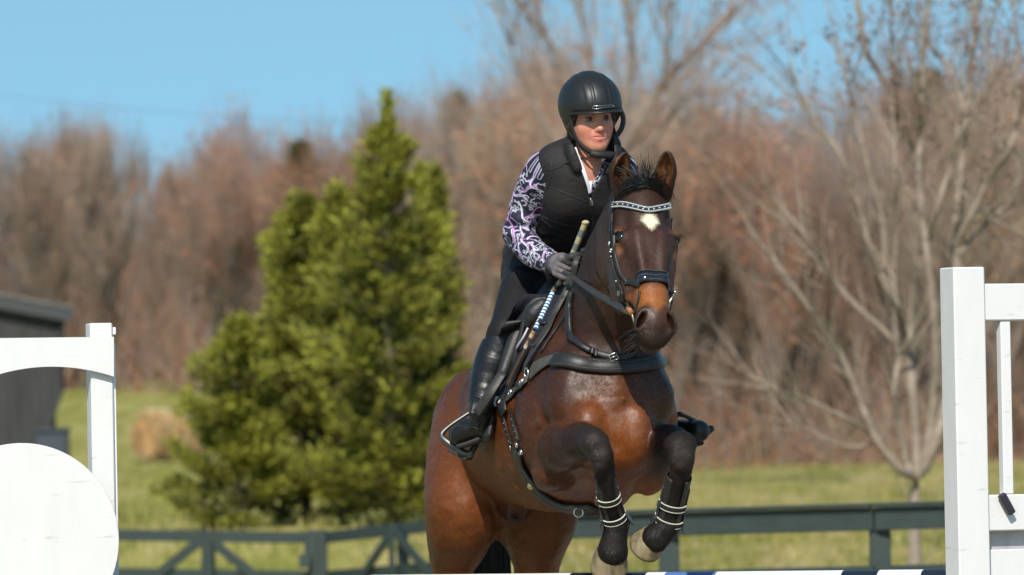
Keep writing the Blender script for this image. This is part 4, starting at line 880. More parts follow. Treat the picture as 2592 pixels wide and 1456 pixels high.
# ear inside: warm brown
for b, m_, t, up, front, lat in EARS:
    e = v - m_; a = e @ lat; f_ = e @ front; z_ = e @ up
    inn = (np.abs(a) < .025) & (f_ < .013) & (f_ > -.02) & (z_ > -.04) & (z_ < .055) & (np.abs(z_ / .055) ** 2 + (a / .024) ** 2 < 1.1)
    w = inn[:, None] * np.clip(np.abs(a + .004 * np.sin(z_ * 160)) / .012, .12, 1)[:, None] * (.25 + .6 * n3[:, None])
    col = col * (1 - np.clip(w, 0, 1)) + V(.22, .078, .022) * np.clip(w, 0, 1)
col *= (.74 + .52 * vnoise(v * V(1, 1, .7), 6, 21))[:, None] * (.86 + .28 * n1)[:, None] * (.91 + .18 * n2)[:, None]
# coat material: short hair lying along the body, glossy
s = NT('bay_coat'); s.b.inputs['Specular IOR Level'].default_value = .40
at = s.n('ShaderNodeVertexColor'); at.layer_name = 'Col'
tc = s.n('ShaderNodeTexCoord'); mp = s.n('ShaderNodeMapping'); mp.inputs['Scale'].default_value = (260, 260, 70); s.l(tc.outputs['Object'], mp.inputs[0])
no = s.n('ShaderNodeTexNoise'); no.inputs['Scale'].default_value = 1; no.inputs['Detail'].default_value = 3; s.l(mp.outputs[0], no.inputs['Vector'])
n2_ = s.n('ShaderNodeTexNoise'); n2_.inputs['Scale'].default_value = 14; n2_.inputs['Detail'].default_value = 4; s.l(tc.outputs['Object'], n2_.inputs['Vector'])
mr = s.n('ShaderNodeMapRange'); mr.inputs[1].default_value = .3; mr.inputs[2].default_value = .7; mr.inputs[3].default_value = .8; mr.inputs[4].default_value = 1.2; s.l(no.outputs[0], mr.inputs[0])
mx = s.n('ShaderNodeVectorMath', operation='MULTIPLY'); s.l(at.outputs[0], mx.inputs[0]); s.l(mr.outputs[0], mx.inputs[1]); s.l(mx.outputs[0], s.b.inputs['Base Color'])
m3 = s.n('ShaderNodeMapRange'); m3.inputs[3].default_value = .34; m3.inputs[4].default_value = .60; s.l(n2_.outputs[0], m3.inputs[0]); sr = s.n('ShaderNodeSeparateColor'); s.l(at.outputs[0], sr.inputs[0]); mk = s.n('ShaderNodeMapRange'); mk.inputs[1].default_value = .008; mk.inputs[2].default_value = .045; mk.inputs[3].default_value = .26; mk.inputs[4].default_value = 0; s.l(sr.outputs[0], mk.inputs[0])
ma = s.n('ShaderNodeMath', operation='ADD'); s.l(m3.outputs[0], ma.inputs[0]); s.l(mk.outputs[0], ma.inputs[1]); s.l(ma.outputs[0], s.b.inputs['Roughness'])
mk2 = s.n('ShaderNodeMapRange'); mk2.inputs[1].default_value = .008; mk2.inputs[2].default_value = .05; mk2.inputs[3].default_value = .16; mk2.inputs[4].default_value = .42; s.l(sr.outputs[0], mk2.inputs[0]); s.l(mk2.outputs[0], s.b.inputs['Specular IOR Level'])
bp = s.n('ShaderNodeBump'); bp.inputs['Strength'].default_value = .25; bp.inputs['Distance'].default_value = .002; s.l(no.outputs[0], bp.inputs['Height'])
n4_ = s.n('ShaderNodeTexNoise'); n4_.inputs['Scale'].default_value = 22; n4_.inputs['Detail'].default_value = 3; s.l(tc.outputs['Object'], n4_.inputs['Vector'])
bp2 = s.n('ShaderNodeBump'); bp2.inputs['Strength'].default_value = .35; bp2.inputs['Distance'].default_value = .006; s.l(n4_.outputs[0], bp2.inputs['Height']); s.l(bp.outputs[0], bp2.inputs['Normal'])
s.l(bp2.outputs[0], s.b.inputs['Normal'])
M_coat = s.m
horse = empty('horse', V(*(W(1260, 2140, 20.75)[:2]), 0), 'dark bay horse with white star on its forehead jumping over the striped pole', 'horse')
mesh_np('body', v, q, M_coat, horse, col)
HB = BVHTree.FromPolygons([tuple(p) for p in v], [tuple(int(i) for i in f) for f in q])
def hit(px, py, off=.004):
    """3-D point on the horse's surface seen at a pixel, lifted off it"""
    d = W(px, py, 20) - CAM; d = nrm(d)
    l, n, i, _ = HB.ray_cast(Vector(CAM + d * 15), Vector(d), 12)
    if l is None: return None, None
    n = np.array(n); n = n if n.dot(d) < 0 else -n
    return np.array(l) + n * off, n
def snap(p, off=.004):
    l, n, i, _ = HB.find_nearest(Vector(p)); n = np.array(n)
    return np.array(l) + n * off, n

# short coat hair lying along the body
ar = np.linalg.norm(np.cross(v[q[:, 2]] - v[q[:, 0]], v[q[:, 3]] - v[q[:, 1]]), axis=1); ok = (v[q[:, 0]][:, 2] > .75); ar = ar * ok * np.where(q[:, 0] >= len(v1), 1.5, 1)
nh = 230000; fi = rng.choice(len(q), nh, p=ar / ar.sum()); a1, a2 = rng.random((2, nh, 1)); nn = vnormals(v, q)
p0 = (v[q[fi, 0]] * (1 - a1) + v[q[fi, 1]] * a1) * (1 - a2) + (v[q[fi, 3]] * (1 - a1) + v[q[fi, 2]] * a1) * a2; N_ = nn[q[fi, 0]]
onh = (fi >= len(q1))[:, None] & ((p0 - NP_) @ NN_ > .12)[:, None]
dr = np.where(onh, hN[None, :], (-HF * .55 + V(0, 0, -.65))[None, :]) + .35 * (np.stack([vnoise(p0, 7, 51 + k) for k in range(3)], 1) - .5) + rng.normal(0, .12, (nh, 3)); dr -= N_ * (dr * N_).sum(1)[:, None]; dr /= np.linalg.norm(dr, axis=1)[:, None] + 1e-9
sd = np.cross(dr, N_); L = rng.uniform(.007, .013, (nh, 1)) * np.where(onh, .7, 1); w = .0006
V3 = np.stack([p0 - sd * w - N_ * .0005, p0 + sd * w - N_ * .0005, p0 + dr * L + N_ * L * rng.uniform(.10, .28, (nh, 1))], 1).reshape(-1, 3)
hcx = np.repeat(col[q[fi, 0]] * rng.uniform(.55, 1.5, (nh, 1)), 3, 0)
M_fur = mat('coat_hair', (1, 1, 1), rough=.5, var=.1, attr=True, spec=.35)
tag(mesh_np('coat_hair', V3, np.arange(3 * nh).reshape(-1, 3), M_fur, horse, hcx, smooth=False), kind='stuff')
# eyes, hooves, hair
M_eye = mat('horse_eye', (.006, .004, .004), rough=.08, var=.3, scale=60, spec=.7)
for s_ in (-1, 1):
    MB().sphere(H(.163, s_ * .0735, -.0455), .0225, 14).build('eye', M_eye, horse, smooth=True)
M_hoof = mat('hoof_horn', (.185, .14, .075), rough=.65, var=.7, scale=40, stretch=(1, 1, .25), bump=.3, bscale=90)
def hoof(c, ax, fwd, r=.056, h=.075):
    """c = centre of the coronet, ax points to the ground surface, fwd to the toe"""
    ax = nrm(ax); fwd = nrm(fwd - ax * np.dot(fwd, ax)); la = np.cross(ax, fwd); vs = []; n = 28; rings = 8
    for i in range(rings):
        t = i / (rings - 1)
        for k in range(n):
            a = 2 * math.pi * k / n; cc, ss = math.cos(a), math.sin(a)
            toe = (1 + cc) / 2; rad = r * (.83 + .20 * t) * (1 + .018 * math.sin(i * 2.4 + 1))
            hh = h * (.55 + .45 * toe)
            p = c + fwd * (cc * rad * 1.02 + t * h * .30 * toe) + la * ss * rad + ax * (t * hh)
            vs.append(p)
    q_ = [[i * n + k, i * n + (k + 1) % n, (i + 1) * n + (k + 1) % n, (i + 1) * n + k] for i in range(rings - 1) for k in range(n)]
    vs += [c, c + ax * h * .7 + fwd * h * .12]; e = rings * n
    t_ = [[e, (k + 1) % n, k] for k in range(n)] + [[e + 1, (rings - 1) * n + k, (rings - 1) * n + (k + 1) % n] for k in range(n)]
    o = MB().add(vs, q_, t_).build('hoof', M_hoof, horse, smooth=True)
    return o
M_steel = mat('steel', (.62, .61, .58), rough=.28, var=.15, metal=1.0)
hoof(W(1547, 1392, 19.09), V(-.12, .42, -.88), V(-.10, -.9, -.4), .056, .072)
hoof(W(1658, 1360, 19.085), V(-.60, .42, -.62), V(-.4, -.9, -.3), .052, .056)
for x0 in (1148, 1371):
    hoof(V(*(W(x0, 2040, 20.66)[:2]), .085), V(0, 0, -1), HF * V(1, 1, 0), .060, .080)
# ------------------------------------------------------------------ RIDER
def bvh_of(o):
    me = o.data; b = base_of(o.parent)
    return BVHTree.FromPolygons([tuple(np.array(x.co) + b) for x in me.vertices], [tuple(p.vertices) for p in me.polygons])
def hitm(bv, px, py, off=.003, d0=15):
    d = nrm(W(px, py, 20) - CAM); l, n, i, _ = bv.ray_cast(Vector(CAM + d * d0), Vector(d), 12)
    if l is None: return None, None
    n = np.array(n); n = n if n.dot(d) < 0 else -n
    return np.array(l) + n * off, n
def ribbon(mb, P, N, w, t, w2=None, c3=None):
    """strap of width w and thickness t along P with surface normals N (rounded edges)"""
    P = np.asarray(P, float); N = np.asarray(N, float); m = len(P); T = np.gradient(P, axis=0)
    ws = np.full(m, w, float) if np.isscalar(w) else np.asarray(w, float); vs = []
    for i in range(m):
        Ti = nrm(T[i]); n = nrm(N[i] - Ti * N[i].dot(Ti)); s_ = np.cross(Ti, n)
        for a, b in ((-.5, -.2), (-.5, .2), (-.42, .5), (.42, .5), (.5, .2), (.5, -.2), (.42, -.5), (-.42, -.5)):
            vs.append(P[i] + s_ * a * ws[i] + n * b * t)
    q_ = [[i * 8 + k, i * 8 + (k + 1) % 8, (i + 1) * 8 + (k + 1) % 8, (i + 1) * 8 + k] for i in range(m - 1) for k in range(8)]
    e = (m - 1) * 8
    q_ += [[0, 7, 2, 1], [7, 6, 3, 2], [6, 5, 4, 3], [e, e + 1, e + 2, e + 7], [e + 7, e + 2, e + 3, e + 6], [e + 6, e + 3, e + 4, e + 5]]
    mb.add(vs, q_, c=c3); return mb
def path_on(bv, pix, off=.004, n=6, fall=19.7, sm=2):
    """spline of pixels projected on a surface"""
    S = spline(pix, n); P, N = [], []
    for x, y in S:
        p, k = hitm(bv, x, y, off)
        if p is None:
            if P: continue
            p, k = W(x, y, fall), V(0, -1, 0)
        P.append(p); N.append(k)
    P, N = np.array(P), np.array(N)
    for _ in range(sm):
        P[1:-1] = P[1:-1] * .5 + (P[:-2] + P[2:]) * .25; N[1:-1] = N[1:-1] * .5 + (N[:-2] + N[2:]) * .25
    return P, N

SKIN = V(.58, .25, .165)
person = empty('person', W(1380, 730, 19.9), 'rider in black helmet, black vest and purple patterned sleeves, crouched forward on the horse', 'person')
# torso
TL = nrm(V(.95, .22, .0)); TFw = nrm(V(.24, -.93, -.05))
tor = [tube_sd([W(1380, 668, 20.08), W(1392, 630, 20.0), W(1428, 570, 19.88), W(1462, 500, 19.76), W(1480, 435, 19.67)], [[.125, .120], [.118, .110], [.108, .100], [.124, .108], [.118, .090]], TL, k=.03),
       tube_sd([W(1396, 418, 19.66), W(1472, 400, 19.66), W(1555, 418, 19.74)], [.048, .054, .048], k=.035),
       ell(W(1445, 500, 19.655), (.062, .055, .062), k=.04), ell(W(1512, 497, 19.685), (.062, .055, .062), k=.04)]
neckp = [tube_sd([W(1490, 420, 19.66), W(1492, 380, 19.615), W(1495, 340, 19.60)], [.060, .047, .047], k=.03, col=SKIN)]
armR = [W(1376, 428, 19.69), W(1340, 500, 19.75), W(1312, 588, 19.80)]; foreR = [W(1312, 594, 19.80), W(1350, 640, 19.68), W(1402, 667, 19.585)]
armL = [W(1572, 432, 19.76), W(1588, 520, 19.88), W(1590, 600, 19.90)]; foreL = [W(1590, 604, 19.90), W(1545, 645, 19.80), W(1497, 672, 19.70)]
arms = [tube_sd(armR, [.052, .050, .041], k=.02), tube_sd(foreR, [.042, .041, .030], k=.02), tube_sd(armL, [.048, .046, .04], k=.02), tube_sd(foreL, [.04, .038, .029], k=.02)]
legs_u = [tube_sd([W(1358, 672, 20.06), W(1322, 745, 19.88), W(1284, 838, 19.73)], [.088, .070, .052], k=.03),
          tube_sd([W(1405, 668, 20.10), W(1500, 760, 20.02), W(1600, 850, 19.92)], [.105, .082, .060], k=.035)]
def dep(px, py, off=.03, d=None):
    """depth just in front of the horse's surface at a pixel"""
    p, n = hit(px, py, 0)
    if p is None: return d
    t = (p - CAM) @ _f0 - off; return t if d is None else min(t, d)
kneeR, ankR, toeR = W(1274, 856, dep(1285, 870, .05, 19.735)), W(1217, 1050, dep(1235, 1040, .05, 19.93)), W(1160, 1102, dep(1200, 1100, .12, 19.70))
calf1, calf2 = W(1248, 925, dep(1275, 925, .055, 19.83)), W(1228, 990, dep(1255, 985, .05, 19.89))
kneeL, ankL, toeL = W(1608, 862, 19.91), W(1672, 1070, 20.02), W(1768, 1092, 19.80)
legs_l = [tube_sd([kneeR, calf1, calf2, ankR], [.052, .054, .044, .029], k=.02), tube_sd([kneeL, W(1640, 960, 19.97), ankL], [.058, .052, .037], k=.02)]
heelR = W(1218, 1078, (ankR - CAM) @ _f0 + .02); midR = heelR * .5 + toeR * .5 + V(0, 0, .004)
feet = [tube_sd([heelR, midR, toeR], [.028, .029, .024], k=.02), tube_sd([W(1676, 1095, 20.04), W(1720, 1095, 19.92), toeL], [.034, .034, .028], k=.02)]
# head frame
yw, pt = math.radians(18), math.radians(-6)
fF = V(math.sin(yw) * math.cos(pt), -math.cos(yw) * math.cos(pt), math.sin(pt)); fL = V(math.cos(yw), math.sin(yw), 0)
rl = math.radians(3.5); fU = np.cross(fL, fF); fU = fU if fU[2] > 0 else -fU
fL, fU = fL * math.cos(rl) + fU * math.sin(rl), fU * math.cos(rl) - fL * math.sin(rl)
fAX = np.array([fL, fF, fU]); FC = W(1495, 300, 19.585)
def Fp(l, f, u): return FC + (fL * l * .93 + fF * f + fU * u) * .93
def fe(l, f, u, r, **k): return ell(Fp(l, f, u), np.array(r) * V(.93, 1, 1) * .93, fAX, **k)
LIP = V(.56, .16, .14); CHK = V(.60, .24, .165)
face = [fe(0, -.012, .038, (.072, .088, .082), k=.02, col=SKIN), fe(0, .028, -.012, (.058, .055, .072), k=.03, col=SKIN),
        fe(0, .044, -.058, (.034, .032, .034), k=.03, col=SKIN), fe(0, .057, -.084, (.017, .016, .014), k=.025, col=SKIN)]
for s_ in (-1, 1):
    face += [tube_sd([Fp(s_ * .050, .004, -.026), Fp(s_ * .036, .030, -.062), Fp(s_ * .012, .055, -.085)], [.017, .0145, .013], k=.03, col=SKIN),
             fe(s_ * .036, .050, -.026, (.023, .018, .022), k=.025, col=CHK), fe(s_ * .069, -.004, -.010, (.009, .019, .029), k=.008, col=SKIN)]
face += [fe(0, .070, .030, (.048, .014, .016), k=.02, col=SKIN)]
face += [fe(s_ * .031, .0865, .004, (.0175, .013, .0105), k=.012, op='-') for s_ in (-1, 1)]
face += [tube_sd([Fp(0, .074, .008), Fp(0, .084, -.010), Fp(0, .096, -.028)], [.006, .007, .0085], k=.014, col=SKIN), fe(0, .093, -.030, (.0090, .0095, .0085), k=.010, col=SKIN)]
for s_ in (-1, 1): face += [fe(s_ * .0105, .086, -.033, (.0062, .010, .0065), k=.006, col=SKIN), fe(s_ * .006, .0965, -.0415, (.0035, .005, .003), k=.002, op='-')]
face += [fe(0, .074, -.054, (.026, .014, .018), k=.012, col=SKIN),
         tube_sd([Fp(-.026, .070, -.0555), Fp(-.010, .0845, -.0505), Fp(0, .0860, -.0515), Fp(.010, .0845, -.0505), Fp(.026, .070, -.0555)], [.0025, .0044, .0042, .0044, .0025], k=.005, col=LIP),
         tube_sd([Fp(-.023, .070, -.0575), Fp(0, .0845, -.0640), Fp(.023, .070, -.0575)], [.0025, .0058, .0025], k=.005, col=LIP * 1.05),
         tube_sd([Fp(-.022, .081, -.0562), Fp(0, .0930, -.0572), Fp(.022, .081, -.0562)], [.0012, .0022, .0012], k=.002, op='-')]
body_p = tor + neckp + arms + legs_u + legs_l + feet
lo, hi = bounds(body_p, .02)
v, q = nets(*field(body_p, lo, hi, .008, infl=-.008)); cen = v[q].mean(1)
zc = Fp(0, 0, -.125)
v1, q1 = keep(v, q, (cen - zc) @ V(0, 0, 1) < .002)
lo, hi = bounds(face, .01); lo[2] = zc[2] - .03
v, q = nets(*field(tor + neckp + face, lo, hi, .0018)); cen = v[q].mean(1)
v2, q2 = keep(v, q, (cen - zc) @ V(0, 0, 1) > -.004)
v = np.vstack([v1, v2]); q = np.vstack([q1, q2 + len(v1)])
for p in tor + arms + legs_u + legs_l + feet: p.col = SKIN
col = shade(v, body_p + face, .0016)
fl_ = (v - FC) @ fAX.T / .93
def dab(l, f, u, r, c, a):
    global col
    w_ = (np.exp(-(((fl_ - V(l, f, u)) / np.array(r)) ** 2).sum(1)) * a)[:, None]; col = col * (1 - w_) + V(*c) * w_
for s_ in (-1, 1):
    dab(s_ * .036, .07, -.030, (.018, .03, .018), (.60, .19, .14), .55)
    for k_ in range(7): dab(s_ * (.016 + k_ * .0045), .082, .0195 + .004 * math.sin(k_ * .5), (.0042, .02, .0030), (.04, .02, .012), .95)
    dab(s_ * .031, .075, .011, (.017, .02, .0045), (.07, .035, .025), .7)  # upper lid shading painted into the skin colour
    dab(s_ * .031, .075, -.004, (.015, .02, .003), (.16, .07, .05), .5)
dab(0, .096, -.031, (.014, .02, .012), (.60, .22, .16), .5)
col *= (.90 + .14 * vnoise(v, 90, 5) + .06 * vnoise(v, 400, 6))[:, None]
M_skin = mat('skin', (1, 1, 1), rough=.5, var=.06, scale=80, bump=.08, bscale=400, attr=True, spec=.4)
M_skin.node_tree.nodes['Principled BSDF'].inputs['Subsurface Weight'].default_value = .12
M_skin.node_tree.nodes['Principled BSDF'].inputs['Subsurface Radius'].default_value = (.012, .005, .003)
pbody = mesh_np('body', v, q, M_skin, person, col)
# eyes
M_ew = mat('eye_white', (.16, .13, .12), rough=.4, var=.05); M_iris = mat('iris', (.025, .013, .008), rough=.3, var=.4, scale=900)
M_lash = mat('lashes', (.02, .012, .01), rough=.7)
for s_ in (-1, 1):
    e = MB().sphere(Fp(s_ * .031, .066, .003), .0118, 10).build('eye', M_ew, person, smooth=True)
    MB().sphere(Fp(s_ * .031 + .0012, .0735, .003), (.0066, .0058, .0066), 8, fAX).build('iris', M_iris, e, smooth=True)
    L = [Fp(s_ * .031 + a * .0145, .0772 - abs(a) * .006 - (s_ * a > 0) * a * s_ * .004, .0075 - a * a * .0055) for a in np.linspace(-1, 1, 9)]
    MB().tube(L, [.0006, .0011, .0014, .0016, .0016, .0016, .0014, .0011, .0006], 6).build('eyelashes', M_lash, e, smooth=True)
    tl = [Fp(s_ * .031 + a * .0135, .0758 - abs(a) * .006, -.0020 + a * a * .0040) for a in np.linspace(-1, 1, 9)]
M_hair = mat('brown_hair', (.035, .018, .010), rough=.45, var=.4, scale=60, stretch=(1, 1, .1), bump=.5, bscale=500)
hair = [fe(0, -.030, .020, (.080, .078, .070), k=.01)] + [tube_sd([Fp(s_ * .066, .040, .030), Fp(s_ * .074, .020, -.005), Fp(s_ * .066, -.02, -.050), Fp(s_ * .035, -.06, -.08)], [.008, .013, .016, .02], k=.015) for s_ in (-1, 1)]
hair += [tube_sd([Fp(0, -.07, -.05), Fp(0, -.085, -.09)], [.035, .028], k=.03)]
lo, hi = bounds(hair, .01); v, q = nets(*field(hair, lo, hi, .0028)); mesh_np('hair', v, q, M_hair, person)

# helmet
M_helm = mat('helmet_shell', (.010, .010, .0105), rough=.44, var=.06, scale=40, bump=.02, bscale=900, spec=.55)
M_strap = mat('black_webbing', (.012, .012, .013), rough=.65, var=.2, scale=200)
hc_ = Fp(.006, -.020, .050)
def hfn(X):
    q_ = (np.asarray(X, np.float32) - FC.astype(np.float32)) @ fAX.T.astype(np.float32) / .93
    l, f, u = q_[..., 0] - .006, q_[..., 1] + .020, q_[..., 2] - .046
    r_ = np.array([.104, .128, .108]); a = np.sqrt((l / r_[0]) ** 2 + (f / r_[1]) ** 2 + (u / r_[2]) ** 2); b = np.sqrt((l / r_[0] ** 2) ** 2 + (f / r_[1] ** 2) ** 2 + (u / r_[2] ** 2) ** 2) + 1e-6
    d = a * (a - 1) / b
    ridge = np.clip(1 - np.maximum(np.abs(l) - .020, 0) / .004, 0, 1) * .0032 + np.clip(1 - np.maximum(np.abs(np.abs(l) - .040) - .0065, 0) / .006, 0, 1) * .0018
    return (d - ridge * np.clip((u + .02) / .03, 0, 1)) * .93
hl, hh_ = hc_ - .15, hc_ + .15
pn = nrm(fU + fF * .10 * -1); cp = Fp(0, 0, .012)
helm = [Prim(hfn, hl, hh_, .004, '+', None, None), Prim(ell(hc_, np.array([.090, .113, .098]) * .93, fAX).fn, hl, hh_, .003, '-', None, None),
        Prim(lambda X: -((X - Fp(0, .10, .022)) @ (-nrm(fU - fF * .02 + 0 * fL))), hl, hh_, .004, '-', None, None)]
# cutting surface: level at the front, dropping behind the ears
def cutfn(X):
    q_ = (np.asarray(X, np.float32) - FC.astype(np.float32)) @ fAX.T.astype(np.float32) / .93
    lim = .031 - .058 * np.clip((.055 - q_[..., 1]) / .035, 0, 1) ** 1.5 + .0
    return (q_[..., 2] - lim) * .8
helm[2] = Prim(cutfn, hl, hh_, .004, '-', None, None)
v, q = nets(*field(helm, hl, hh_, .0022)); v = relax(v, q, 1, .3)
helmet = mesh_np('helmet', v, q, M_helm, person)
# peak
pk = MB(); P = []; 
for a in np.linspace(-1, 1, 25):
    an = a * 1.18; r1 = V(.006 + math.sin(an) * .108, math.cos(an) * .124 - .020, .033 - .006 * a * a); ext = .038 * max(0, 1 - abs(a) ** 2.6)
    r2 = V(.006 + math.sin(an) * (.108 + ext * .45), math.cos(an) * (.124 + ext) - .020, .026 - .006 * a * a)
    for rr in (r1 + V(0, 0, .003), r2 + V(0, 0, .002), r2 - V(0, 0, .002), r1 - V(0, 0, .004)): P.append(Fp(*rr))
pk.add(P, [[i * 4 + k, i * 4 + (k + 1) % 4, (i + 1) * 4 + (k + 1) % 4, (i + 1) * 4 + k] for i in range(24) for k in range(4)]).build('peak', M_helm, helmet, smooth=True)
HBv = bvh_of(helmet)
P, N = path_on(HBv, [(1500, 273), (1505, 268), (1530, 267), (1549, 266), (1552, 268), (1549, 271), (1530, 272), (1506, 276), (1500, 273)], .002, 5)
MB().tube(P, .0011, 5).build('badge_rim', M_steel, helmet, smooth=True)
P, N = path_on(HBv, [(1506, 272), (1528, 270), (1548, 269)], .0015, 4); bm_ = MB(); ribbon(bm_, P, N, .006, .002); bm_.build('badge', M_helm, helmet, smooth=True)
P, N = path_on(HBv, [(1496, 192), (1503, 195), (1503, 201), (1497, 203), (1494, 197), (1496, 192)], .001, 4); MB().tube(P, .002, 6).build('vent', M_strap, helmet, smooth=True)
# harness
hs_ = MB()
def strap3(pts, w, t=.004, nn=None, mb=None):
    P = spline(pts, 6); N = [nrm(p - FC + fF * .03) for p in P] if nn is None else [nn] * len(P); ribbon(mb or hs_, P, N, w, t)
strap3([Fp(-.088, .030, .020), Fp(-.083, .030, -.020), Fp(-.070, .036, -.062), Fp(-.045, .055, -.098), Fp(-.018, .068, -.112), Fp(0, .072, -.115)], .014)
strap3([Fp(-.092, -.03, .0), Fp(-.084, -.01, -.035), Fp(-.074, .02, -.065)], .013)
strap3([Fp(.094, .045, .030), Fp(.106, .045, -.002), Fp(.098, .045, -.036), Fp(.080, .04, -.060)], .016, nn=fF)
strap3([Fp(.094, -.03, .0), Fp(.085, .0, -.035), Fp(.078, .035, -.060)], .013)
strap3([Fp(.078, .04, -.055), Fp(.074, .045, -.085), Fp(.072, .055, -.118)], .012, nn=fF)
strap3([Fp(.072, .055, -.118), Fp(.045, .066, -.122), Fp(.015, .070, -.118)], .011)
hs_.build('harness', M_strap, helmet, smooth=True)
cupm = MB(); P = spline([Fp(-.030, .060, -.110), Fp(0, .072, -.116), Fp(.030, .066, -.120), Fp(.056, .055, -.122)], 6); cupm.tube(P, [.007] + [.0125] * (len(P) - 2) + [.008], 10, flat=(fU, .95)); cupm.build('chin_cup', M_strap, helmet, smooth=True)

# ---- shirt, vest
def vcut(apex, tl, tr, zback):
    """wedge opened along the torso's forward axis"""
    a, b, c = [np.asarray(x, np.float32) for x in (apex, tl, tr)]
    n1_ = nrm(np.cross(b - a, TFw)); n1_ = n1_ if n1_.dot(c - a) < 0 else -n1_
    n2_v = nrm(np.cross(c - a, TFw)); n2_v = n2_v if n2_v.dot(b - a) < 0 else -n2_v
    zb = np.asarray(zback)
    fn = lambda X: np.maximum(np.maximum((X - a) @ n1_, (X - c) @ n2_v), -((X - zb) @ TFw))
    return Prim(fn, np.min([a, b, c], 0) - .16, np.max([a, b, c], 0) + .16, .003, '-', None, None)
M_shirt = mat('printed_shirt', (1, 1, 1), rough=.75, var=.05, attr=True, bump=.15, bscale=60)
shirt_p = [tor[0], tor[1], tor[2], tor[3], tube_sd([W(1490, 420, 19.66), W(1492, 388, 19.63)], [.060, .055], k=.03)] + arms
# folds in the sleeves
for (x, y, d, dx, dy) in ((1318, 556, 19.73, 30, 16), (1300, 590, 19.73, 34, 0), (1330, 622, 19.69, 26, -22), (1345, 470, 19.69, 30, 20)):
    shirt_p.append(tube_sd([W(x - dx / 2, y - dy / 2, d), W(x, y, d - .012), W(x + dx / 2, y + dy / 2, d)], [.006, .011, .006], k=.022))
shirt_p += [vcut(W(1491, 480, 19.6), W(1456, 380, 19.6), W(1536, 394, 19.6), W(1490, 420, 19.63)),
            plane_cut(W(1398, 666, 19.585), nrm(foreR[2] - foreR[1]), W(1398, 666, 19.585) - .06, W(1398, 666, 19.585) + .06),
            plane_cut(W(1500, 672, 19.70), nrm(foreL[2] - foreL[1]), W(1500, 672, 19.70) - .06, W(1500, 672, 19.70) + .06)]
lo, hi = bounds(shirt_p, .02); lo[2] = W(1300, 715, 19.8)[2]
v, q = nets(*field(shirt_p, lo, hi, .0026, infl=.004)); v = relax(v, q, 1, .4)
# printed motifs: straps, rings and bits drawn along the sleeve
col = np.tile(V(.012, .010, .030), (len(v), 1))
def arm_uv(v, pts):
    best = np.full(len(v), 9.); U = np.zeros(len(v)); Vv = np.zeros(len(v)); L0 = 0
    S = spline(pts, 6)
    for i in range(len(S) - 1):
        a, b = S[i], S[i + 1]; d = b - a; L = np.linalg.norm(d); d = d / L
        t = np.clip((v - a) @ d, 0, L); o = v - a - t[:, None] * d; r_ = np.linalg.norm(o, axis=1); m = r_ < best
        e1 = nrm(V(0, -1, 0) - d * V(0, -1, 0).dot(d)); e2 = np.cross(d, e1); ang = np.arctan2(o @ e2, o @ e1)
        best[m] = r_[m]; U[m] = (L0 + t)[m]; Vv[m] = (ang * .046)[m]; L0 += L
    return best, U, Vv, L0
R2 = random.Random(21)
def motifs(u1, v1):
    out = []; taken = []
    for _ in range(6000):
        u, w = R2.uniform(0, u1), R2.uniform(-v1, v1); kind = R2.choice('SSSSSSRBBC')
        rad = {'S': .020, 'R': .008, 'B': .014, 'C': .011}[kind]
        if any((u - a) ** 2 + (w - b) ** 2 < (.60 * (rad + r_)) ** 2 for a, b, r_ in taken): continue
        taken.append((u, w, rad)); th = R2.uniform(0, 6.28); ca, sa = math.cos(th), math.sin(th)
        tr = lambda pts: [(u + x * ca - y * sa, w + x * sa + y * ca) for x, y in pts]
        PK = V(.60, .27, .68); WH = V(.78, .76, .90); LV = V(.66, .48, .85)
        if kind == 'S':
            k1 = R2.uniform(-1, 1) * .012; pts = [(x, k1 * math.sin(x * 90) + .5 * k1 * math.cos(x * 55)) for x in np.linspace(-.030, .030, 9)]
            out.append((tr(pts), .0024, R2.choice([PK, PK, PK, LV, LV, WH])))
            if R2.random() < .5: out.append((tr([(x, y + .0045 + .1 * x) for x, y in pts]), .0017, WH))
        elif kind == 'R':
            for o in (0, .010) if R2.random() < .5 else (0,): out.append((tr([(o + .0045 * math.cos(a), .0045 * math.sin(a)) for a in np.linspace(0, 6.29, 9)]), .0012, WH))
        elif kind == 'B':
            out.append((tr([(-.013, .004), (-.006, -.002), (0, .001), (.006, -.002), (.013, .004)]), .0018, WH))
            for o in (-.015, .015): out.append((tr([(o + .0032 * math.cos(a), .005 + .0032 * math.sin(a)) for a in np.linspace(0, 6.29, 8)]), .0011, WH))
        else: out.append((tr([(.008 * math.cos(a), .008 * math.sin(a)) for a in np.linspace(.4, 4.6, 8)]), .0018, WH))
    return out
def printit(v, col, U, Vv, mask, ms):
    idx = np.nonzero(mask)[0]; u, w = U[idx], Vv[idx]; bd = np.full(len(idx), 9.); bc = np.zeros((len(idx), 3))
    for pts, wd, c in ms:
        for a, b in zip(pts[:-1], pts[1:]):
            m = (u > min(a[0], b[0]) - .006) & (u < max(a[0], b[0]) + .006) & (w > min(a[1], b[1]) - .006) & (w < max(a[1], b[1]) + .006)
            if not m.any(): continue
            dx, dy = b[0] - a[0], b[1] - a[1]; L2 = dx * dx + dy * dy + 1e-12
            t = np.clip(((u[m] - a[0]) * dx + (w[m] - a[1]) * dy) / L2, 0, 1)
            d = np.hypot(u[m] - a[0] - t * dx, w[m] - a[1] - t * dy) - wd * .84 * .74
            mi = np.nonzero(m)[0]; k_ = d < bd[mi]; bd[mi[k_]] = d[k_]; bc[mi[k_]] = c
    a = np.clip(.5 - bd / .0016, 0, 1)[:, None]; col[idx] = col[idx] * (1 - a) + bc * a
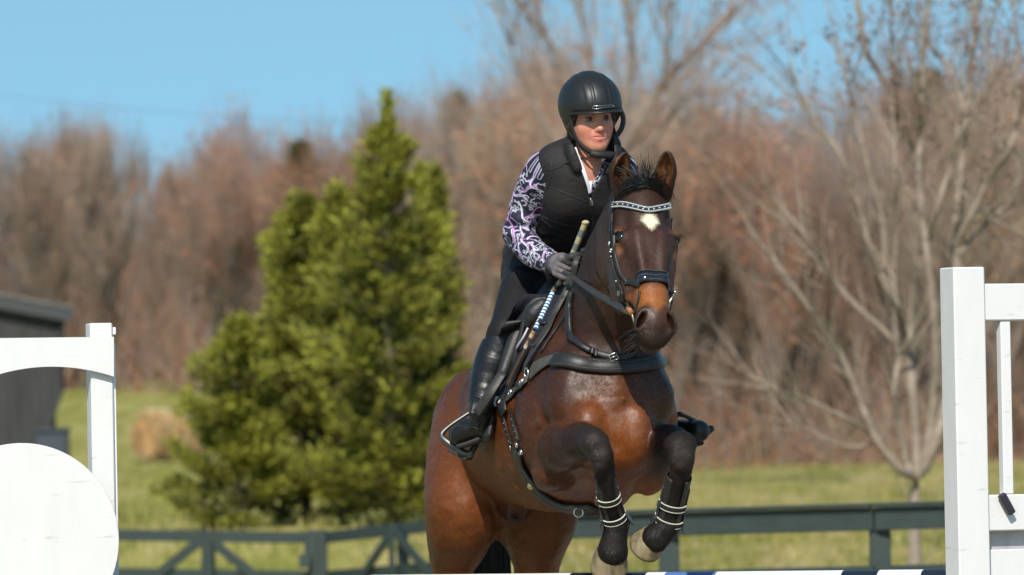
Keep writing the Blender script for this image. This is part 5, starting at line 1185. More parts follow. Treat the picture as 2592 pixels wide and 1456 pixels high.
for pts in (armR[:2] + [W(1308, 592, 19.80)] + foreR[1:], armL[:2] + foreL):
    bst, U, Vv, L0 = arm_uv(v, pts); printit(v, col, U, Vv, bst < .085, motifs(L0, .15))
q_ = (v - W(1490, 440, 19.55)); m = (np.abs(q_ @ CR) < .07) & (np.abs(q_ @ CU) < .09) & (v[:, 1] < 19.66)
printit(v, col, q_ @ CU + .1, q_ @ CR, m, motifs(.2, .07))
shirt = mesh_np('shirt', v, q, M_shirt, person, col); SBv = bvh_of(shirt)
# white half-zip placket edges and collar
M_white = mat('white_fabric', (.78, .76, .82), rough=.7, var=.06)
for pix in ([(1454, 378), (1461, 400), (1475, 430), (1489, 474), (1492, 492)], [(1538, 392), (1522, 412), (1505, 440), (1495, 470), (1493, 492)]):
    P = [];
    for i, (x, y) in enumerate(spline(pix, 5)):
        p, k = hitm(SBv, x, y, .002)
        p0 = W(x, y, 19.55); P.append(p0 if (p is None or np.linalg.norm(p - p0) > .09) else p + V(0, -.015, .003))
    P = np.array(P)
    for _ in range(3): P[1:-1] = P[1:-1] * .5 + (P[:-2] + P[2:]) * .25
    w_ = np.linspace(.016, .008, len(P)); mb = MB(); ribbon(mb, P, [nrm(V(.1, -1, .25))] * len(P), w_, .004); mb.build('zip_edge', M_white, shirt, smooth=True)
M_vest = mat('black_nylon', (.0125, .0100, .0102), rough=.7, var=.15, scale=30, bump=.35, bscale=26, spec=.45, stretch=(1, 1, 1.6))
vest_p = [tor[0], tor[2], tor[3], tube_sd([W(1405, 412, 19.66), W(1472, 396, 19.665), W(1548, 412, 19.74)], [.046, .050, .046], k=.035)]
# quilting welts
for (a, b, c) in (((1372, 470, 19.66), (1425, 492, 19.62), (1478, 512, 19.6)), ((1362, 540, 19.72), (1410, 560, 19.68), (1470, 575, 19.68)), ((1372, 600, 19.8), (1420, 618, 19.76), (1470, 628, 19.76))):
    pass
vest_p += [vcut(W(1493, 500, 19.6), W(1444, 372, 19.6), W(1548, 388, 19.6), W(1490, 420, 19.60)),
           Prim(lambda X: tube_sd([W(1372, 440, 19.68), W(1338, 505, 19.72), W(1312, 588, 19.80)], [.060, .054, .045]).fn(X), W(1372, 440, 19.68) - .25, W(1372, 440, 19.68) + .25, .006, '-', None, None),
           Prim(lambda X: tube_sd([W(1572, 445, 19.76), W(1588, 520, 19.88)], [.060, .05]).fn(X), W(1572, 445, 19.76) - .2, W(1572, 445, 19.76) + .2, .006, '-', None, None),
           plane_cut(W(1360, 700, 20.05), nrm(W(1368, 668, 20.08) - W(1418, 570, 19.88)), W(1360, 700, 20.05) - .4, W(1360, 700, 20.05) + .4)]
collar = [tube_sd([W(1462, 415, 19.56), W(1448, 385, 19.565), W(1447, 362, 19.63), W(1470, 345, 19.72), W(1520, 343, 19.74), W(1555, 365, 19.66), W(1556, 390, 19.58), W(1540, 420, 19.56)], [[.012, .005]] * 8, V(0, 0, 1), k=.012)]
vest_all = vest_p[:4] + collar + vest_p[4:]
lo, hi = bounds(vest_all, .03)
v, q = nets(*field(vest_all, lo, hi, .0035, infl=.013)); v = relax(v, q, 2, .4)
# puffy baffles: shallow waves along the torso
ax_ = nrm(W(1474, 435, 19.67) - W(1385, 630, 20.0)); s0 = (v - W(1385, 630, 20.0)) @ ax_
nn_ = v - (W(1385, 630, 20.0) + np.outer(s0, ax_)); nn_ /= np.linalg.norm(nn_, axis=1)[:, None] + 1e-9
wv = .0022 * np.abs(np.sin(math.pi * s0 / .085 + .6 * vnoise(v, 6, 3))) ** .6 + .0075 * (vnoise(v * V(1, 1, 2.4), 20, 4) - .5) + .0045 * (vnoise(v * V(1, 1, 1.6), 50, 8) - .5)
v = v + nn_ * (wv * (s0 < .27))[:, None]
vest = mesh_np('vest', v, q, M_vest, person); VBv = bvh_of(vest)
M_seam = mat('vest_piping', (.022, .020, .021), rough=.6)
for pix in ([(1392, 474), (1430, 488), (1462, 502), (1487, 512)], [(1385, 432), (1415, 424), (1440, 408)], [(1368, 545), (1405, 562), (1450, 572), (1480, 575)], [(1392, 400), (1398, 430), (1388, 470), (1370, 520)]):
    P, N = path_on(VBv, pix, .0008, 6)
    MB().tube(P, .0018, 5).build('seam', M_seam, vest, smooth=True)
P, N = path_on(VBv, [(1494, 500), (1497, 530), (1497, 570), (1490, 620)], .001, 6); mb = MB(); ribbon(mb, P, N, .010, .003); mb.build('zip', M_strap, vest, smooth=True)
P, N = path_on(VBv, [(1494, 502), (1496, 510), (1497, 520)], .004, 4); mb = MB(); ribbon(mb, P, N, [.004] * 3 + [.008] * (len(P) - 3), .003); mb.build('zip_pull', M_steel, vest, smooth=True)
# ---- breeches and boots
M_breech = mat('black_breeches', (.0085, .0070, .0080), rough=.65, var=.12, scale=40, bump=.15, bscale=40, spec=.3)
br_p = [tube_sd([W(1376, 690, 20.10), W(1390, 640, 20.0)], [[.132, .13], [.128, .115]], TL, k=.03)] + legs_u + [tube_sd([kneeR, calf1], [.050, .048], k=.02), tube_sd([kneeL, W(1640, 960, 19.97)], [.056, .05], k=.02)]
for (x, y, dx, dy) in ((1322, 720, 55, 20), (1335, 700, 60, 34), (1290, 828, 34, 12), (1285, 806, 30, -8)):
    br_p.append(tube_sd([W(x - dx / 2, y - dy / 2, 19.86), W(x, y, 19.855), W(x + dx / 2, y + dy / 2, 19.87)], [.005, .010, .005], k=.03))
lo, hi = bounds(br_p, .02); v, q = nets(*field(br_p, lo, hi, .0045, infl=.004)); v = relax(v, q, 2, .4)
breeches = mesh_np('breeches', v, q, M_breech, person)
M_boot = mat('black_boot_leather', (.006, .0055, .0058), rough=.40, var=.25, scale=18, bump=.18, bscale=55, spec=.5)
M_sole = mat('rubber_sole', (.03, .028, .027), rough=.8)
def boot(knee, ank, top_px, toe, parts, nm):
    cut = Prim(lambda X: -((X - knee) @ nrm(ank - knee)) + .010 - .018 * np.sin((X @ TL - knee @ TL) * 22), knee - .15, knee + .15, .004, '+', None, None)
    pr = parts + [Prim(lambda X: ((X - knee) @ nrm(ank - knee)) - .004 + .30 * ((X - knee) @ TL), knee - .14, knee + .14, .003, '-', None, None)]
    for k_ in range(5):      # ankle creases
        c = ank + (knee - ank) * (.02 + .05 * k_) + V(0, -.030, 0); pr.append(tube_sd([c - TL * .03, c + V(0, -.008, -.004), c + TL * .03], [.003, .006, .003], k=.008))
    lo, hi = bounds(parts, .03)
    v, q = nets(*field(pr, lo, hi, .003, infl=.007)); v = relax(v, q, 2, .4)
    return mesh_np('riding_boot', v, q, M_boot, person)
bootR = boot(kneeR, ankR, None, toeR, [legs_l[0], feet[0]], 'R')
bootL = boot(kneeL, ankL, None, toeL, [legs_l[1], feet[1]], 'L')
BBv = bvh_of(bootR)
P, N = path_on(BBv, [(1196, 1000), (1215, 1008), (1240, 1012)], .001, 5); MB().tube(P, .0035, 6).build('ankle_crease', M_boot, bootR, smooth=True)
for k_ in range(4):      # laces over the instep
    P, N = path_on(BBv, [(1186 + k_ * 7, 1086 - k_ * 8), (1200 + k_ * 5, 1080 - k_ * 8), (1212 + k_ * 3, 1090 - k_ * 8)], .001, 4); MB().tube(P, .0028, 5).build('lace', M_strap, bootR, smooth=True)
P, N = path_on(BBv, [(1145, 1118), (1140, 1100), (1152, 1082), (1168, 1078)], .0005, 5); MB().tube(P, .0022, 5).build('toe_seam', M_sole, bootR, smooth=True)
for a, b, c, bt in ((heelR, midR, toeR, bootR), (W(1676, 1095, 20.04), W(1720, 1095, 19.92), toeL, bootL)):
    S = spline([a + V(0, 0, -.040), b + V(0, 0, -.044), c + V(0, 0, -.036)], 5); mb = MB(); ribbon(mb, S, [V(0, 0, 1)] * len(S), np.interp(np.linspace(0, 1, len(S)), [0, .6, .85, 1], [.050, .060, .062, .036]), .012); mb.build('sole', M_sole, bt, smooth=True)
# ---- gloves, crop
M_glove = mat('grey_glove', (1, 1, 1), rough=.7, var=.15, scale=60, bump=.15, bscale=200, attr=True)
cropA, cropB = W(1482, 564, 19.44), W(1419, 723, 19.54); cD = nrm(cropA - cropB)
def on_crop(px, py):
    t = (py - 564) / (723 - 564); return cropA + (cropB - cropA) * t
gx = nrm(-CR - cD * (-CR).dot(cD)); gy = np.cross(cD, gx); gy = gy if gy[1] < 0 else -gy
GL, GD = V(.17, .145, .155), V(.030, .028, .030)
def fist(cen, D, gx, gy, wrist, sgn):
    pr = []
    for i in range(4):
        c = cen + D * (.026 - .0175 * i); r_ = .0095 - .0006 * (i == 3)
        ang = [150, 105, 60, 15, -30, -75]; rad = [.036, .034, .030, .027, .024, .020]
        P = [c + (gx * math.cos(math.radians(a)) * -1 * -1 + gy * math.sin(math.radians(a))) * 0 + gx * (-math.cos(math.radians(180 - a))) * rr * -1 + gy * math.sin(math.radians(a)) * rr for a, rr in zip(ang, rad)]
        P = [c + gx * (-math.cos(math.radians(a))) * rr + gy * math.sin(math.radians(a)) * rr for a, rr in zip(ang, rad)]
        pr.append(tube_sd(P, [.010, .0105, .0098, .0095, .009, .008], k=.003, col=GD if i == 0 else GL * (.75 if i == 3 else .95)))
        pr.append(tube_sd([wrist + (P[0] - wrist) * .25, wrist + (P[0] - wrist) * .6, P[0]], [.017, .013, .011], k=.012, col=GL))
    th = [wrist + (cen - wrist) * .45 + D * .018 + gy * .010, cen + gx * .012 + D * .040 + gy * .028, cen - gx * .006 + D * .052 + gy * .024, cen - gx * .022 + D * .050 + gy * .010]
    pr.append(tube_sd(th, [.016, .0125, .011, .009], k=.006, col=GD))
    pr.append(tube_sd([wrist - (cen - wrist) * .25, wrist + (cen - wrist) * .25], [.034, .031], k=.012, col=GD * 1.5))
    pr.append(ell(cen * .6 + wrist * .4 - gy * .006, (.026, .022, .032), k=.02, col=GL))
    lo, hi = bounds(pr, .01); v, q = nets(*field(pr, lo, hi, .0020)); v = relax(v, q, 1, .3)
    return mesh_np('glove', v, q, M_glove, person, shade(v, pr, .002))
hcen = on_crop(0, 672)
gloveR = fist(hcen, cD, gx, gy, foreR[2] + V(0, 0, 0), 1)
hcl = W(1482, 675, 19.66); gloveL = fist(hcl, nrm(V(.3, 0, 1)), V(1, 0, 0), V(0, -1, 0), foreL[2], -1)
# crop: taped handle, striped shaft, leather keeper and tongue
crop = empty('riding_crop', on_crop(0, 700), 'riding crop with cream and grey handle and blue-and-white striped shaft held in the glove', 'crop')
def shaft(name, p0, p1, r, cols, n, m_=None):
    mb = MB(); T = np.linspace(0, 1, n + 1)
    for i in range(n):
        a, b = p0 + (p1 - p0) * T[i], p0 + (p1 - p0) * T[i + 1]; mb.tube([a, b], r, 10, c3=cols[i % len(cols)], cap=False)
    return mb.build(name, m_ or M_glossattr, crop, smooth=True)
M_glossattr = mat('painted_shaft', (1, 1, 1), rough=.45, var=.08, attr=True)
CRM, GRY = V(.42, .36, .19), V(.16, .17, .17)
shaft('handle', cropA, on_crop(0, 700), .0095, [CRM, GRY], 8)
MB().sphere(cropA, (.012, .012, .008), 8).build('handle_cap', M_glossattr if False else mat('cream_tape', (.42, .36, .2), rough=.6), crop, smooth=True)
c1 = on_crop(0, 700); c2, c3_, c4_, c5_ = [W(x, y, dep(x, y, .045, 19.60)) for x, y in ((1401, 737), (1354, 836), (1331, 881), (1284, 980))]
shaft('grip_end', c1, c2, .0085, [V(.02, .02, .025), V(.30, .22, .09)], 4)
mb = MB(); n_ = 13      # candy stripes: slanted bands
for i in range(n_):
    for a0, cc in ((0, V(.80, .80, .76)), (.5, V(.02, .19, .42))):
        t0, t1 = (i + a0) / n_, (i + a0 + .5) / n_; d = c3_ - c2; sl_v = CR * .0030
        pts = [c2 + d * t0, c2 + d * t1]; mb.tube(pts, .0078, 10, c3=cc, cap=False)
mb.build('striped_shaft', M_glossattr, crop, smooth=True)
shaft('keeper', c3_, c4_, .0085, [V(.36, .20, .10), V(.5, .42, .36), V(.10, .05, .03)], 5)
P = spline([c4_, (c4_ + c5_) / 2 + V(-.002, -.003, 0), c5_], 6); mb = MB(); ribbon(mb, P, [V(-.3, -1, 0)] * len(P), [.010] * (len(P) - 2) + [.013, .009], .006); mb.build('leather_tongue', mat('brown_leather', (.085, .048, .026), rough=.5, var=.2), crop, smooth=True)
# ------------------------------------------------------------------ TACK
M_lea = mat('black_tack_leather', (.017, .016, .016), rough=.42, var=.3, scale=60, bump=.12, bscale=300, spec=.45)
M_leaw = mat('worn_tack_leather', (.060, .054, .046), rough=.55, var=.3, scale=50, bump=.12, bscale=300)
M_patent = mat('patent_leather', (.008, .009, .014), rough=.10, var=.2, spec=.6, coat=.6)
M_brass = mat('brass', (.60, .48, .22), rough=.3, metal=1.0)
def strap(name, pix, w, par, m_=None, off=.004, t=.004, n=6, bv=None, fall=19.7, sm=2):
    P, N = path_on(bv or HB, pix, off, n, fall, sm); mb = MB(); ribbon(mb, P, N, w, t); return mb.build(name, m_ or M_lea, par, smooth=True)
def buckle(px, py, par, w=.012, ang=0.0, bv=None, off=.009, m_=None, p=None, n=None):
    if p is None: p, n = hitm(bv or HB, px, py, off)
    if p is None: p, n = W(px, py, 19.3), V(0, -1, 0)
    a = nrm(CU * math.cos(ang) + CR * math.sin(ang)); a = nrm(a - n * a.dot(n)); b = np.cross(n, a)
    mb = MB(); c = [p + a * w * .6 + b * w * .5, p + a * w * .6 - b * w * .5, p - a * w * .6 - b * w * .5, p - a * w * .6 + b * w * .5]
    mb.tube(c + [c[0], c[1]], .0018, 6); mb.tube([p - a * w * .6, p + a * w * .6], .0014, 5)
    return mb.build('buckle', m_ or M_steel, par, smooth=True)
# --- bridle
bridle = empty('bridle', H(.1, 0, 0), 'black leather bridle with sparkling crystal browband and shiny padded noseband on the horse head', 'bridle')
BB_ = [(1556, 520), (1585, 520), (1612, 528), (1640, 534), (1668, 529), (1697, 520)]
P, N = path_on(HB, BB_, .004, 8); mb = MB(); ribbon(mb, P, N, .020, .006); bbnd = mb.build('browband', M_patent, bridle, smooth=True)
M_cryst = mat('crystal', (.80, .80, .78), rough=.12, var=.25, scale=300, spec=1.0); M_cryst.node_tree.nodes['Principled BSDF'].inputs['Metallic'].default_value = .6
M_jet = mat('dark_stone', (.02, .022, .035), rough=.06, spec=.9)
mb, mj = MB(), MB(); S = np.linspace(0, len(P) - 1.001, 56)
for j, s_ in enumerate(S):
    i = int(s_); f_ = s_ - i; p = P[i] * (1 - f_) + P[i + 1] * f_; n = N[i]; t = nrm(P[i + 1] - P[i]); sd = np.cross(t, n)
    for e in (-.0070, .0070): mb.sphere(p + sd * e + n * .0045, .0026, 4)
    if j % 5 == 2: mj.box(p + n * .004, [t, sd, n], (.0062, .0036, .002), .0012)
    if j % 5 == 0: mb.sphere(p + n * .0045, .0032, 4)
mb.build('crystals', M_cryst, bbnd); mj.build('dark_stones', M_jet, bbnd)
strap('headpiece', [(1557, 498), (1553, 515), (1549, 540)], .022, bridle, off=.006)
ck = strap('cheekpiece', [(1551, 535), (1548, 570), (1547, 616), (1552, 660), (1563, 700), (1574, 730), (1583, 760)], .012, bridle, off=.005)
strap('cheekpiece', [(1554, 540), (1553, 575), (1555, 620), (1561, 660), (1572, 695), (1588, 716)], .011, bridle, off=.006)
for x, y, a in ((1549, 617, .1), (1553, 634, .1), (1572, 742, .3)): buckle(x, y, bridle, .010, a)
for x, y in ((1553, 650), (1566, 712)):
    p, n = hit(x, y, .008); 
    if p is not None: MB().sphere(p, .0032, 6).build('stud', M_steel, bridle, smooth=True)
strap('noseband_strap', [(1583, 716), (1595, 714), (1612, 718), (1622, 722)], .020, bridle, M_lea, .005, .006)
def nosering(n0, off, w, th, a0, a1, name, m_, par):
    P, N = [], []
    for a in np.linspace(math.radians(a0), math.radians(a1), 25):
        p, k = snap(H(n0, math.sin(a) * .075, -.052 + math.cos(a) * .075), off); k = hL * math.sin(a) + hQ * math.cos(a); p = p - hN * ((p - HP0).dot(hN) - n0); P.append(p); N.append(k)
    P, N = np.array(P), np.array(N)
    for _ in range(3): P[1:-1] = P[1:-1] * .5 + (P[:-2] + P[2:]) * .25
    mb = MB(); ribbon(mb, P, N, w, th); return mb.build(name, m_, par, smooth=True)
nb = nosering(.333, .006, .040, .010, -62, 68, 'noseband', M_patent, bridle)
for dn in (-.015, 0, .015): nosering(.333 + dn, .0118, .0022, .002, -60, 66, 'noseband_piping', M_leaw, nb)
nosering(.330, .004, .020, .006, 60, 105, 'noseband_strap', M_lea, bridle)
strap('flash_strap', [(1622, 738), (1618, 762), (1612, 785), (1607, 803)], .008, bridle, M_lea, .005, .003)
# right-side (horse's left) cheekpiece follows the head surface
P = np.array([snap(H(n_, .10, q_), .006)[0] for n_, q_ in ((.05, -.08), (.12, -.10), (.20, -.12), (.28, -.12), (.36, -.11), (.42, -.10))]); N = [hL] * len(P)
P = spline(P, 5); mb = MB(); ribbon(mb, P, [hL] * len(P), .012, .004); mb.build('cheekpiece', M_lea, bridle, smooth=True)
# bit: long-shanked with ball ends
bit = MB(); b0, b1, b2 = W(1580, 738, 18.86), W(1597, 786, 18.83), W(1611, 832, 18.80)
bit.tube([b0, b1, b2], .0042, 8); bit.sphere(b0, .0072, 8); bit.torus(W(1590, 778, 18.86), nrm(V(.3, -1, 0)), V(0, 0, 1), .018, .0028, 20)
r0, r2 = W(1709, 740, 18.80), W(1694, 766, 18.79); bit.tube([r0, r2, W(1690, 790, 18.79)], .0042, 8); bit.sphere(r0, .0072, 8); bit.torus(W(1690, 778, 18.84), nrm(V(.3, -1, 0)), V(0, 0, 1), .018, .0028, 20)
bit.tube([b1, H(.425, 0, -.085), W(1692, 782, 18.80)], .006, 8)
bt = bit.build('bit', mat('warm_steel', (.50, .43, .33), rough=.3, metal=1.0), bridle, smooth=True)
MB().tube([W(1593, 776, 18.83), W(1599, 796, 18.825)], .0105, 10).build('bit_guard', mat('orange_leather', (.34, .14, .05), rough=.5), bt, smooth=True)
# reins
def rein(p0, pts, w=.017, nn=V(-.35, -.9, .3)):
    P = spline([p0] + pts, 8); mb = MB(); ribbon(mb, P, [nrm(nn)] * len(P), w, .0045); return mb.build('rein', M_leaw if False else M_rein, bridle, smooth=True)
M_rein = mat('rein_leather', (.030, .027, .024), rough=.5, var=.25, scale=60, bump=.15, bscale=300)
rein(W(1592, 790, 18.84), [W(x, y, dep(x, y, .035, d_)) for x, y, d_ in ((1568, 776, 18.95), (1540, 760, 19.02), (1510, 743, 19.10), (1478, 722, 19.24), (1452, 703, 19.35), (1425, 688, 19.42))], np.interp(np.linspace(0, 1, 49), [0, .6, 1], [.022, .019, .010]))
rein(W(1430, 684, 19.50), [W(1440, 715, 19.47), W(1428, 745, 19.45), W(1400, 800, 19.44), W(1378, 850, 19.43)], .020)
rein(W(1690, 790, 18.86), [W(1700, 800, 19.1), W(1655, 745, 19.5), W(1560, 700, 19.72), W(1488, 680, 19.66)], .016, V(.9, -.3, .3))
# hand-held loop of rein
P = spline([W(1462, 648, 19.45), W(1456, 668, 19.43), W(1450, 700, 19.44), W(1440, 735, 19.45)], 8); mb = MB(); ribbon(mb, P, [V(-.2, -1, 0)] * len(P), .020, .0045); mb.build('rein_loop', M_rein, bridle, smooth=True)

# --- breastplate
breast = empty('breastplate', W(1545, 925, 19.05), 'black leather breastplate with padded chest band and neck strap across the horse chest', 'breastplate')
strap('chest_strap', [(1346, 950), (1360, 932), (1385, 918), (1412, 910)], .040, breast, M_leaw, .007, .006)
cs = strap('chest_band', [(1408, 914), (1440, 916), (1490, 926), (1540, 930), (1600, 928), (1640, 922), (1668, 915)], .046, breast, M_lea, .010, .016)
for dy in (-11, 11): strap('stitching', [(1412, 914 + dy), (1440, 916 + dy), (1490, 926 + dy), (1540, 930 + dy), (1600, 928 + dy), (1640, 922 + dy)], .0022, cs, M_leaw, .0185, .002)
strap('chest_strap', [(1664, 916), (1676, 918), (1690, 925)], .040, breast, M_leaw, .007, .006)
strap('neck_strap', [(1452, 742), (1447, 775), (1446, 820), (1451, 852), (1468, 875), (1495, 890)], .022, breast, M_lea, .009, .014, n=8)
strap('neck_strap', [(1488, 886), (1520, 898), (1552, 905), (1572, 905), (1592, 899), (1606, 892)], .020, breast, M_lea, .009, .008, n=8)
strap('keeper', [(1500, 885), (1497, 902)], .012, breast, M_lea, .016, .006); strap('keeper', [(1512, 889), (1509, 907)], .010, breast, M_lea, .016, .006)
buckle(1552, 905, breast, .020, 1.2, off=.018)
# long straps from the withers to the ring and to the girth
P, N = path_on(HB, [(1436, 748), (1412, 795), (1388, 840), (1360, 888), (1335, 935)], .012, 6, 19.6); mb = MB(); ribbon(mb, P, N, .030, .006); mb.build('shoulder_strap', M_rein, breast, smooth=True)
strap('keeper', [(1374, 822), (1388, 830)], .012, breast, M_lea, .019, .005); strap('keeper', [(1352, 872), (1364, 880)], .012, breast, M_lea, .019, .005)
strap('thin_strap', [(1452, 775), (1430, 810), (1400, 850), (1372, 895)], .008, breast, M_lea, .008, .004)
p, n = hit(1343, 950, .014); MB().torus(p, nrm(np.cross(n, CU)), CU, .017, .0030, 22).build('ring', M_steel, breast, smooth=True)
strap('girth_strap', [(1340, 962), (1326, 975), (1310, 990), (1295, 1006), (1280, 1020)], .030, breast, M_leaw, .010, .006)
buckle(1330, 972, breast, .018, .7, off=.016); buckle(1302, 998, breast, .018, .7, off=.016); strap('keeper', [(1318, 975), (1330, 985)], .012, breast, M_lea, .016, .005)
# --- saddle
saddle = empty('saddle', B(-.15, 0, .33), 'black jumping saddle with stirrup irons and dark blue saddle pad under the rider', 'saddle')
M_sad = mat('saddle_leather', (.016, .015, .015), rough=.5, var=.25, scale=30, bump=.15, bscale=200)
P = [snap(W(x, y, d_), .009) for x, y, d_ in ((1606, 893, 19.12), (1625, 882, 19.14), (1645, 865, 19.18), (1662, 840, 19.25), (1672, 800, 19.35))]; mb = MB(); ribbon(mb, [p[0] for p in P], [p[1] for p in P], .020, .008); mb.build('neck_strap', M_lea, breast, smooth=True)
M_pad = mat('navy_pad', (.005, .005, .014), rough=.9, var=.2, scale=80, bump=.3, bscale=250)
M_trim = mat('lilac_trim', (.55, .48, .55), rough=.8)
def sheet(name, left, right, off, th, m_, par, n=14, k=6, fall=19.7):
    """surface-following sheet between two pixel curves"""
    Lp, Rp = spline(left, n), spline(right, n); L = np.array([Lp[int(i)] for i in np.linspace(0, len(Lp) - 1, n + 1)]); R_ = np.array([Rp[int(i)] for i in np.linspace(0, len(Rp) - 1, n + 1)])
    top, bot = [], []
    for i in range(n + 1):
        for j in range(k + 1):
            x, y = L[i] + (R_[i] - L[i]) * j / k; p, nn = hit(x, y, off)
            if p is None: nn = V(-.6, -.75, .2); p = W(x, y, fall)
            top.append(p + nn * th); bot.append(p)
    top, bot = np.array(top), np.array(bot); G = top.reshape(n + 1, k + 1, 3); Gb = bot.reshape(n + 1, k + 1, 3)
    for _ in range(4):
        for g in (G, Gb): g[1:-1] = g[1:-1] * .5 + (g[:-2] + g[2:]) * .25; g[:, 1:-1] = g[:, 1:-1] * .5 + (g[:, :-2] + g[:, 2:]) * .25
    vs = np.vstack([G.reshape(-1, 3), Gb.reshape(-1, 3)]); M_ = (n + 1) * (k + 1); q_ = []
    ix = lambda i, j: i * (k + 1) + j
    for i in range(n):
        for j in range(k): q_ += [[ix(i, j), ix(i, j + 1), ix(i + 1, j + 1), ix(i + 1, j)], [M_ + ix(i, j), M_ + ix(i + 1, j), M_ + ix(i + 1, j + 1), M_ + ix(i, j + 1)]]
        q_ += [[ix(i, 0), ix(i + 1, 0), M_ + ix(i + 1, 0), M_ + ix(i, 0)], [ix(i, k), M_ + ix(i, k), M_ + ix(i + 1, k), ix(i + 1, k)]]
    for j in range(k): q_ += [[ix(0, j), M_ + ix(0, j), M_ + ix(0, j + 1), ix(0, j + 1)], [ix(n, j), ix(n, j + 1), M_ + ix(n, j + 1), M_ + ix(n, j)]]
    return MB().add(vs, q_).build(name, m_, par, smooth=True), G
seat = [tube_sd([B(-.50, 0, .36), B(-.35, 0, .33), B(-.18, 0, .335), B(-.02, 0, .36)], [[.09, .05], [.11, .045], [.10, .045], [.07, .05]], HL, k=.03)]
seat += [tube_sd([B(-.03, s * .05, .33), B(.0, s * .15, .24), B(.0, s * .22, .10)], [.035, .03, .02], k=.03) for s in (-1, 1)]
seat += [tube_sd([B(-.2, s * .12, .29), B(-.13, s * .21, .10), B(-.10, s * .265, -.08)], [[.05, .03], [.07, .022], [.05, .016]], HF, k=.02) for s in (-1, 1)]
lo, hi = bounds(seat, .02); v, q = nets(*field(seat, lo, hi, .006)); v = relax(v, q, 2); mesh_np('seat', v, q, M_sad, saddle)
pd, _ = sheet('saddle_pad', [(1330, 745), (1290, 800), (1262, 880), (1250, 960), (1246, 1030)], [(1432, 752), (1402, 800), (1368, 850), (1326, 920), (1285, 1018)], .003, .010, M_pad, saddle, fall=19.66)
strap('pad_trim', [(1246, 1018), (1262, 1019), (1280, 1018)], .026, pd, M_trim, .016, .005)
strap('pad_trim', [(1350, 838), (1338, 862), (1322, 888), (1306, 925)], .010, pd, M_trim, .020, .005)
sheet('flap', [(1285, 815), (1262, 860), (1250, 930), (1262, 985)], [(1326, 812), (1320, 830), (1312, 870), (1300, 925)], .016, .010, M_sad, saddle, fall=19.62)
kr = []
for pts, r_ in (([(1372, 772), (1352, 795), (1338, 822)], [.022, .030, .014]),):
    P = [W(x, y, dep(x, y, .02, 19.60)) for x, y in pts]; kr.append(tube_sd(P, r_, k=.02))
lo, hi = bounds(kr, .01); v, q = nets(*field(kr, lo, hi, .004)); mesh_np('knee_roll', v, q, M_sad, saddle)
P = [W(x, y, dep(x, y, .05, 19.60)) for x, y in ((1384, 757), (1352, 762), (1330, 790), (1322, 830), (1308, 880), (1298, 925))]
P = spline(P, 6); MB().tube(P, [.009] * (len(P) - 3) + [.007, .005, .003], 8, flat=(nrm(V(-.7, -.7, 0)), .6)).build('flap_edge', M_sad, saddle, smooth=True)
# right stirrup (viewer's left)
def stirrup(top, c0, c1, c2, par, fw):
    """triangular iron: top loop, outer corner, inner corner; fw = direction the tread extends"""
    S = [top] + [c0 + (top - c0) * .08] ; mb = MB()
    loop = np.array([top + V(0, 0, 0), top * .55 + c0 * .45 + nrm(c0 - c1) * .012, c0 + (top - c0) * .06, c0 * .94 + c1 * .06, c0 * .5 + c1 * .5, c1 + (c0 - c1) * .06, c1 + (top - c1) * .10, top * .5 + c1 * .5 + nrm(c1 - c0) * .014, top])
    L = spline(loop, 7); n = len(L); r_ = [.0065 + .0045 * math.exp(-((i / (n - 1) - .5) / .22) ** 2) for i in range(n)]
    mb.tube(L, r_, 10); o = mb.build('stirrup_iron', M_iron, par, smooth=True)
    a = nrm(c1 - c0); up = nrm(top - (c0 + c1) / 2); up = nrm(up - a * up.dot(a)); f_ = np.cross(a, up); f_ = f_ if f_.dot(fw) > 0 else -f_
    MB().box((c0 + c1) / 2 - up * .012 - f_ * .018 + a * .01, [a, f_, up], (np.linalg.norm(c1 - c0) * .36, .026, .009), .003).build('tread', M_sole, o)
    return o
M_iron = mat('matt_steel', (.12, .12, .108), rough=.42, var=.2, metal=.85, scale=50)
dt = (toeR - CAM) @ _f0
def iron(pix, d0, par, rad):
    L = spline([W(x, y, d0 + dd) for x, y, dd in pix], 6); R_ = np.interp(np.linspace(0, 1, len(L)), np.linspace(0, 1, len(rad)), rad); o = MB().tube(L, R_, 10).build('stirrup_iron', M_iron, par, smooth=True); return o
o = iron([(1204, 1050, .07), (1199, 1040, .07), (1165, 1060, .065), (1133, 1083, .06), (1118, 1101, .055), (1128, 1116, .045), (1158, 1137, .03), (1182, 1150, .02), (1193, 1145, .02), (1206, 1120, .035), (1215, 1085, .055), (1215, 1056, .07), (1205, 1042, .07), (1200, 1052, .07)], dt - .01, saddle, [.005, .006, .0065, .007, .009, .012, .0125, .012, .0115, .0105, .009, .008, .0065, .005])
a_ = nrm(W(1186, 1156, dt + .02) - W(1130, 1125, dt + .05)); u_ = nrm(V(0, 0, 1) - a_ * a_[2]); f_ = np.cross(a_, u_)
MB().box(W(1166, 1147, dt + .035), [a_, f_, u_], (.034, .026, .010), .003).build('tread', M_sole, o)
da_ = (ankR - CAM) @ _f0 - .062; P = spline([W(1272, 944, da_ - .01), W(1240, 995, da_ - .03), W(1205, 1047, min(da_, dt + .06))], 6); mb = MB(); ribbon(mb, P, [nrm(V(-.4, -.9, .2))] * len(P), .030, .006); mb.build('stirrup_leather', M_rein, saddle, smooth=True)
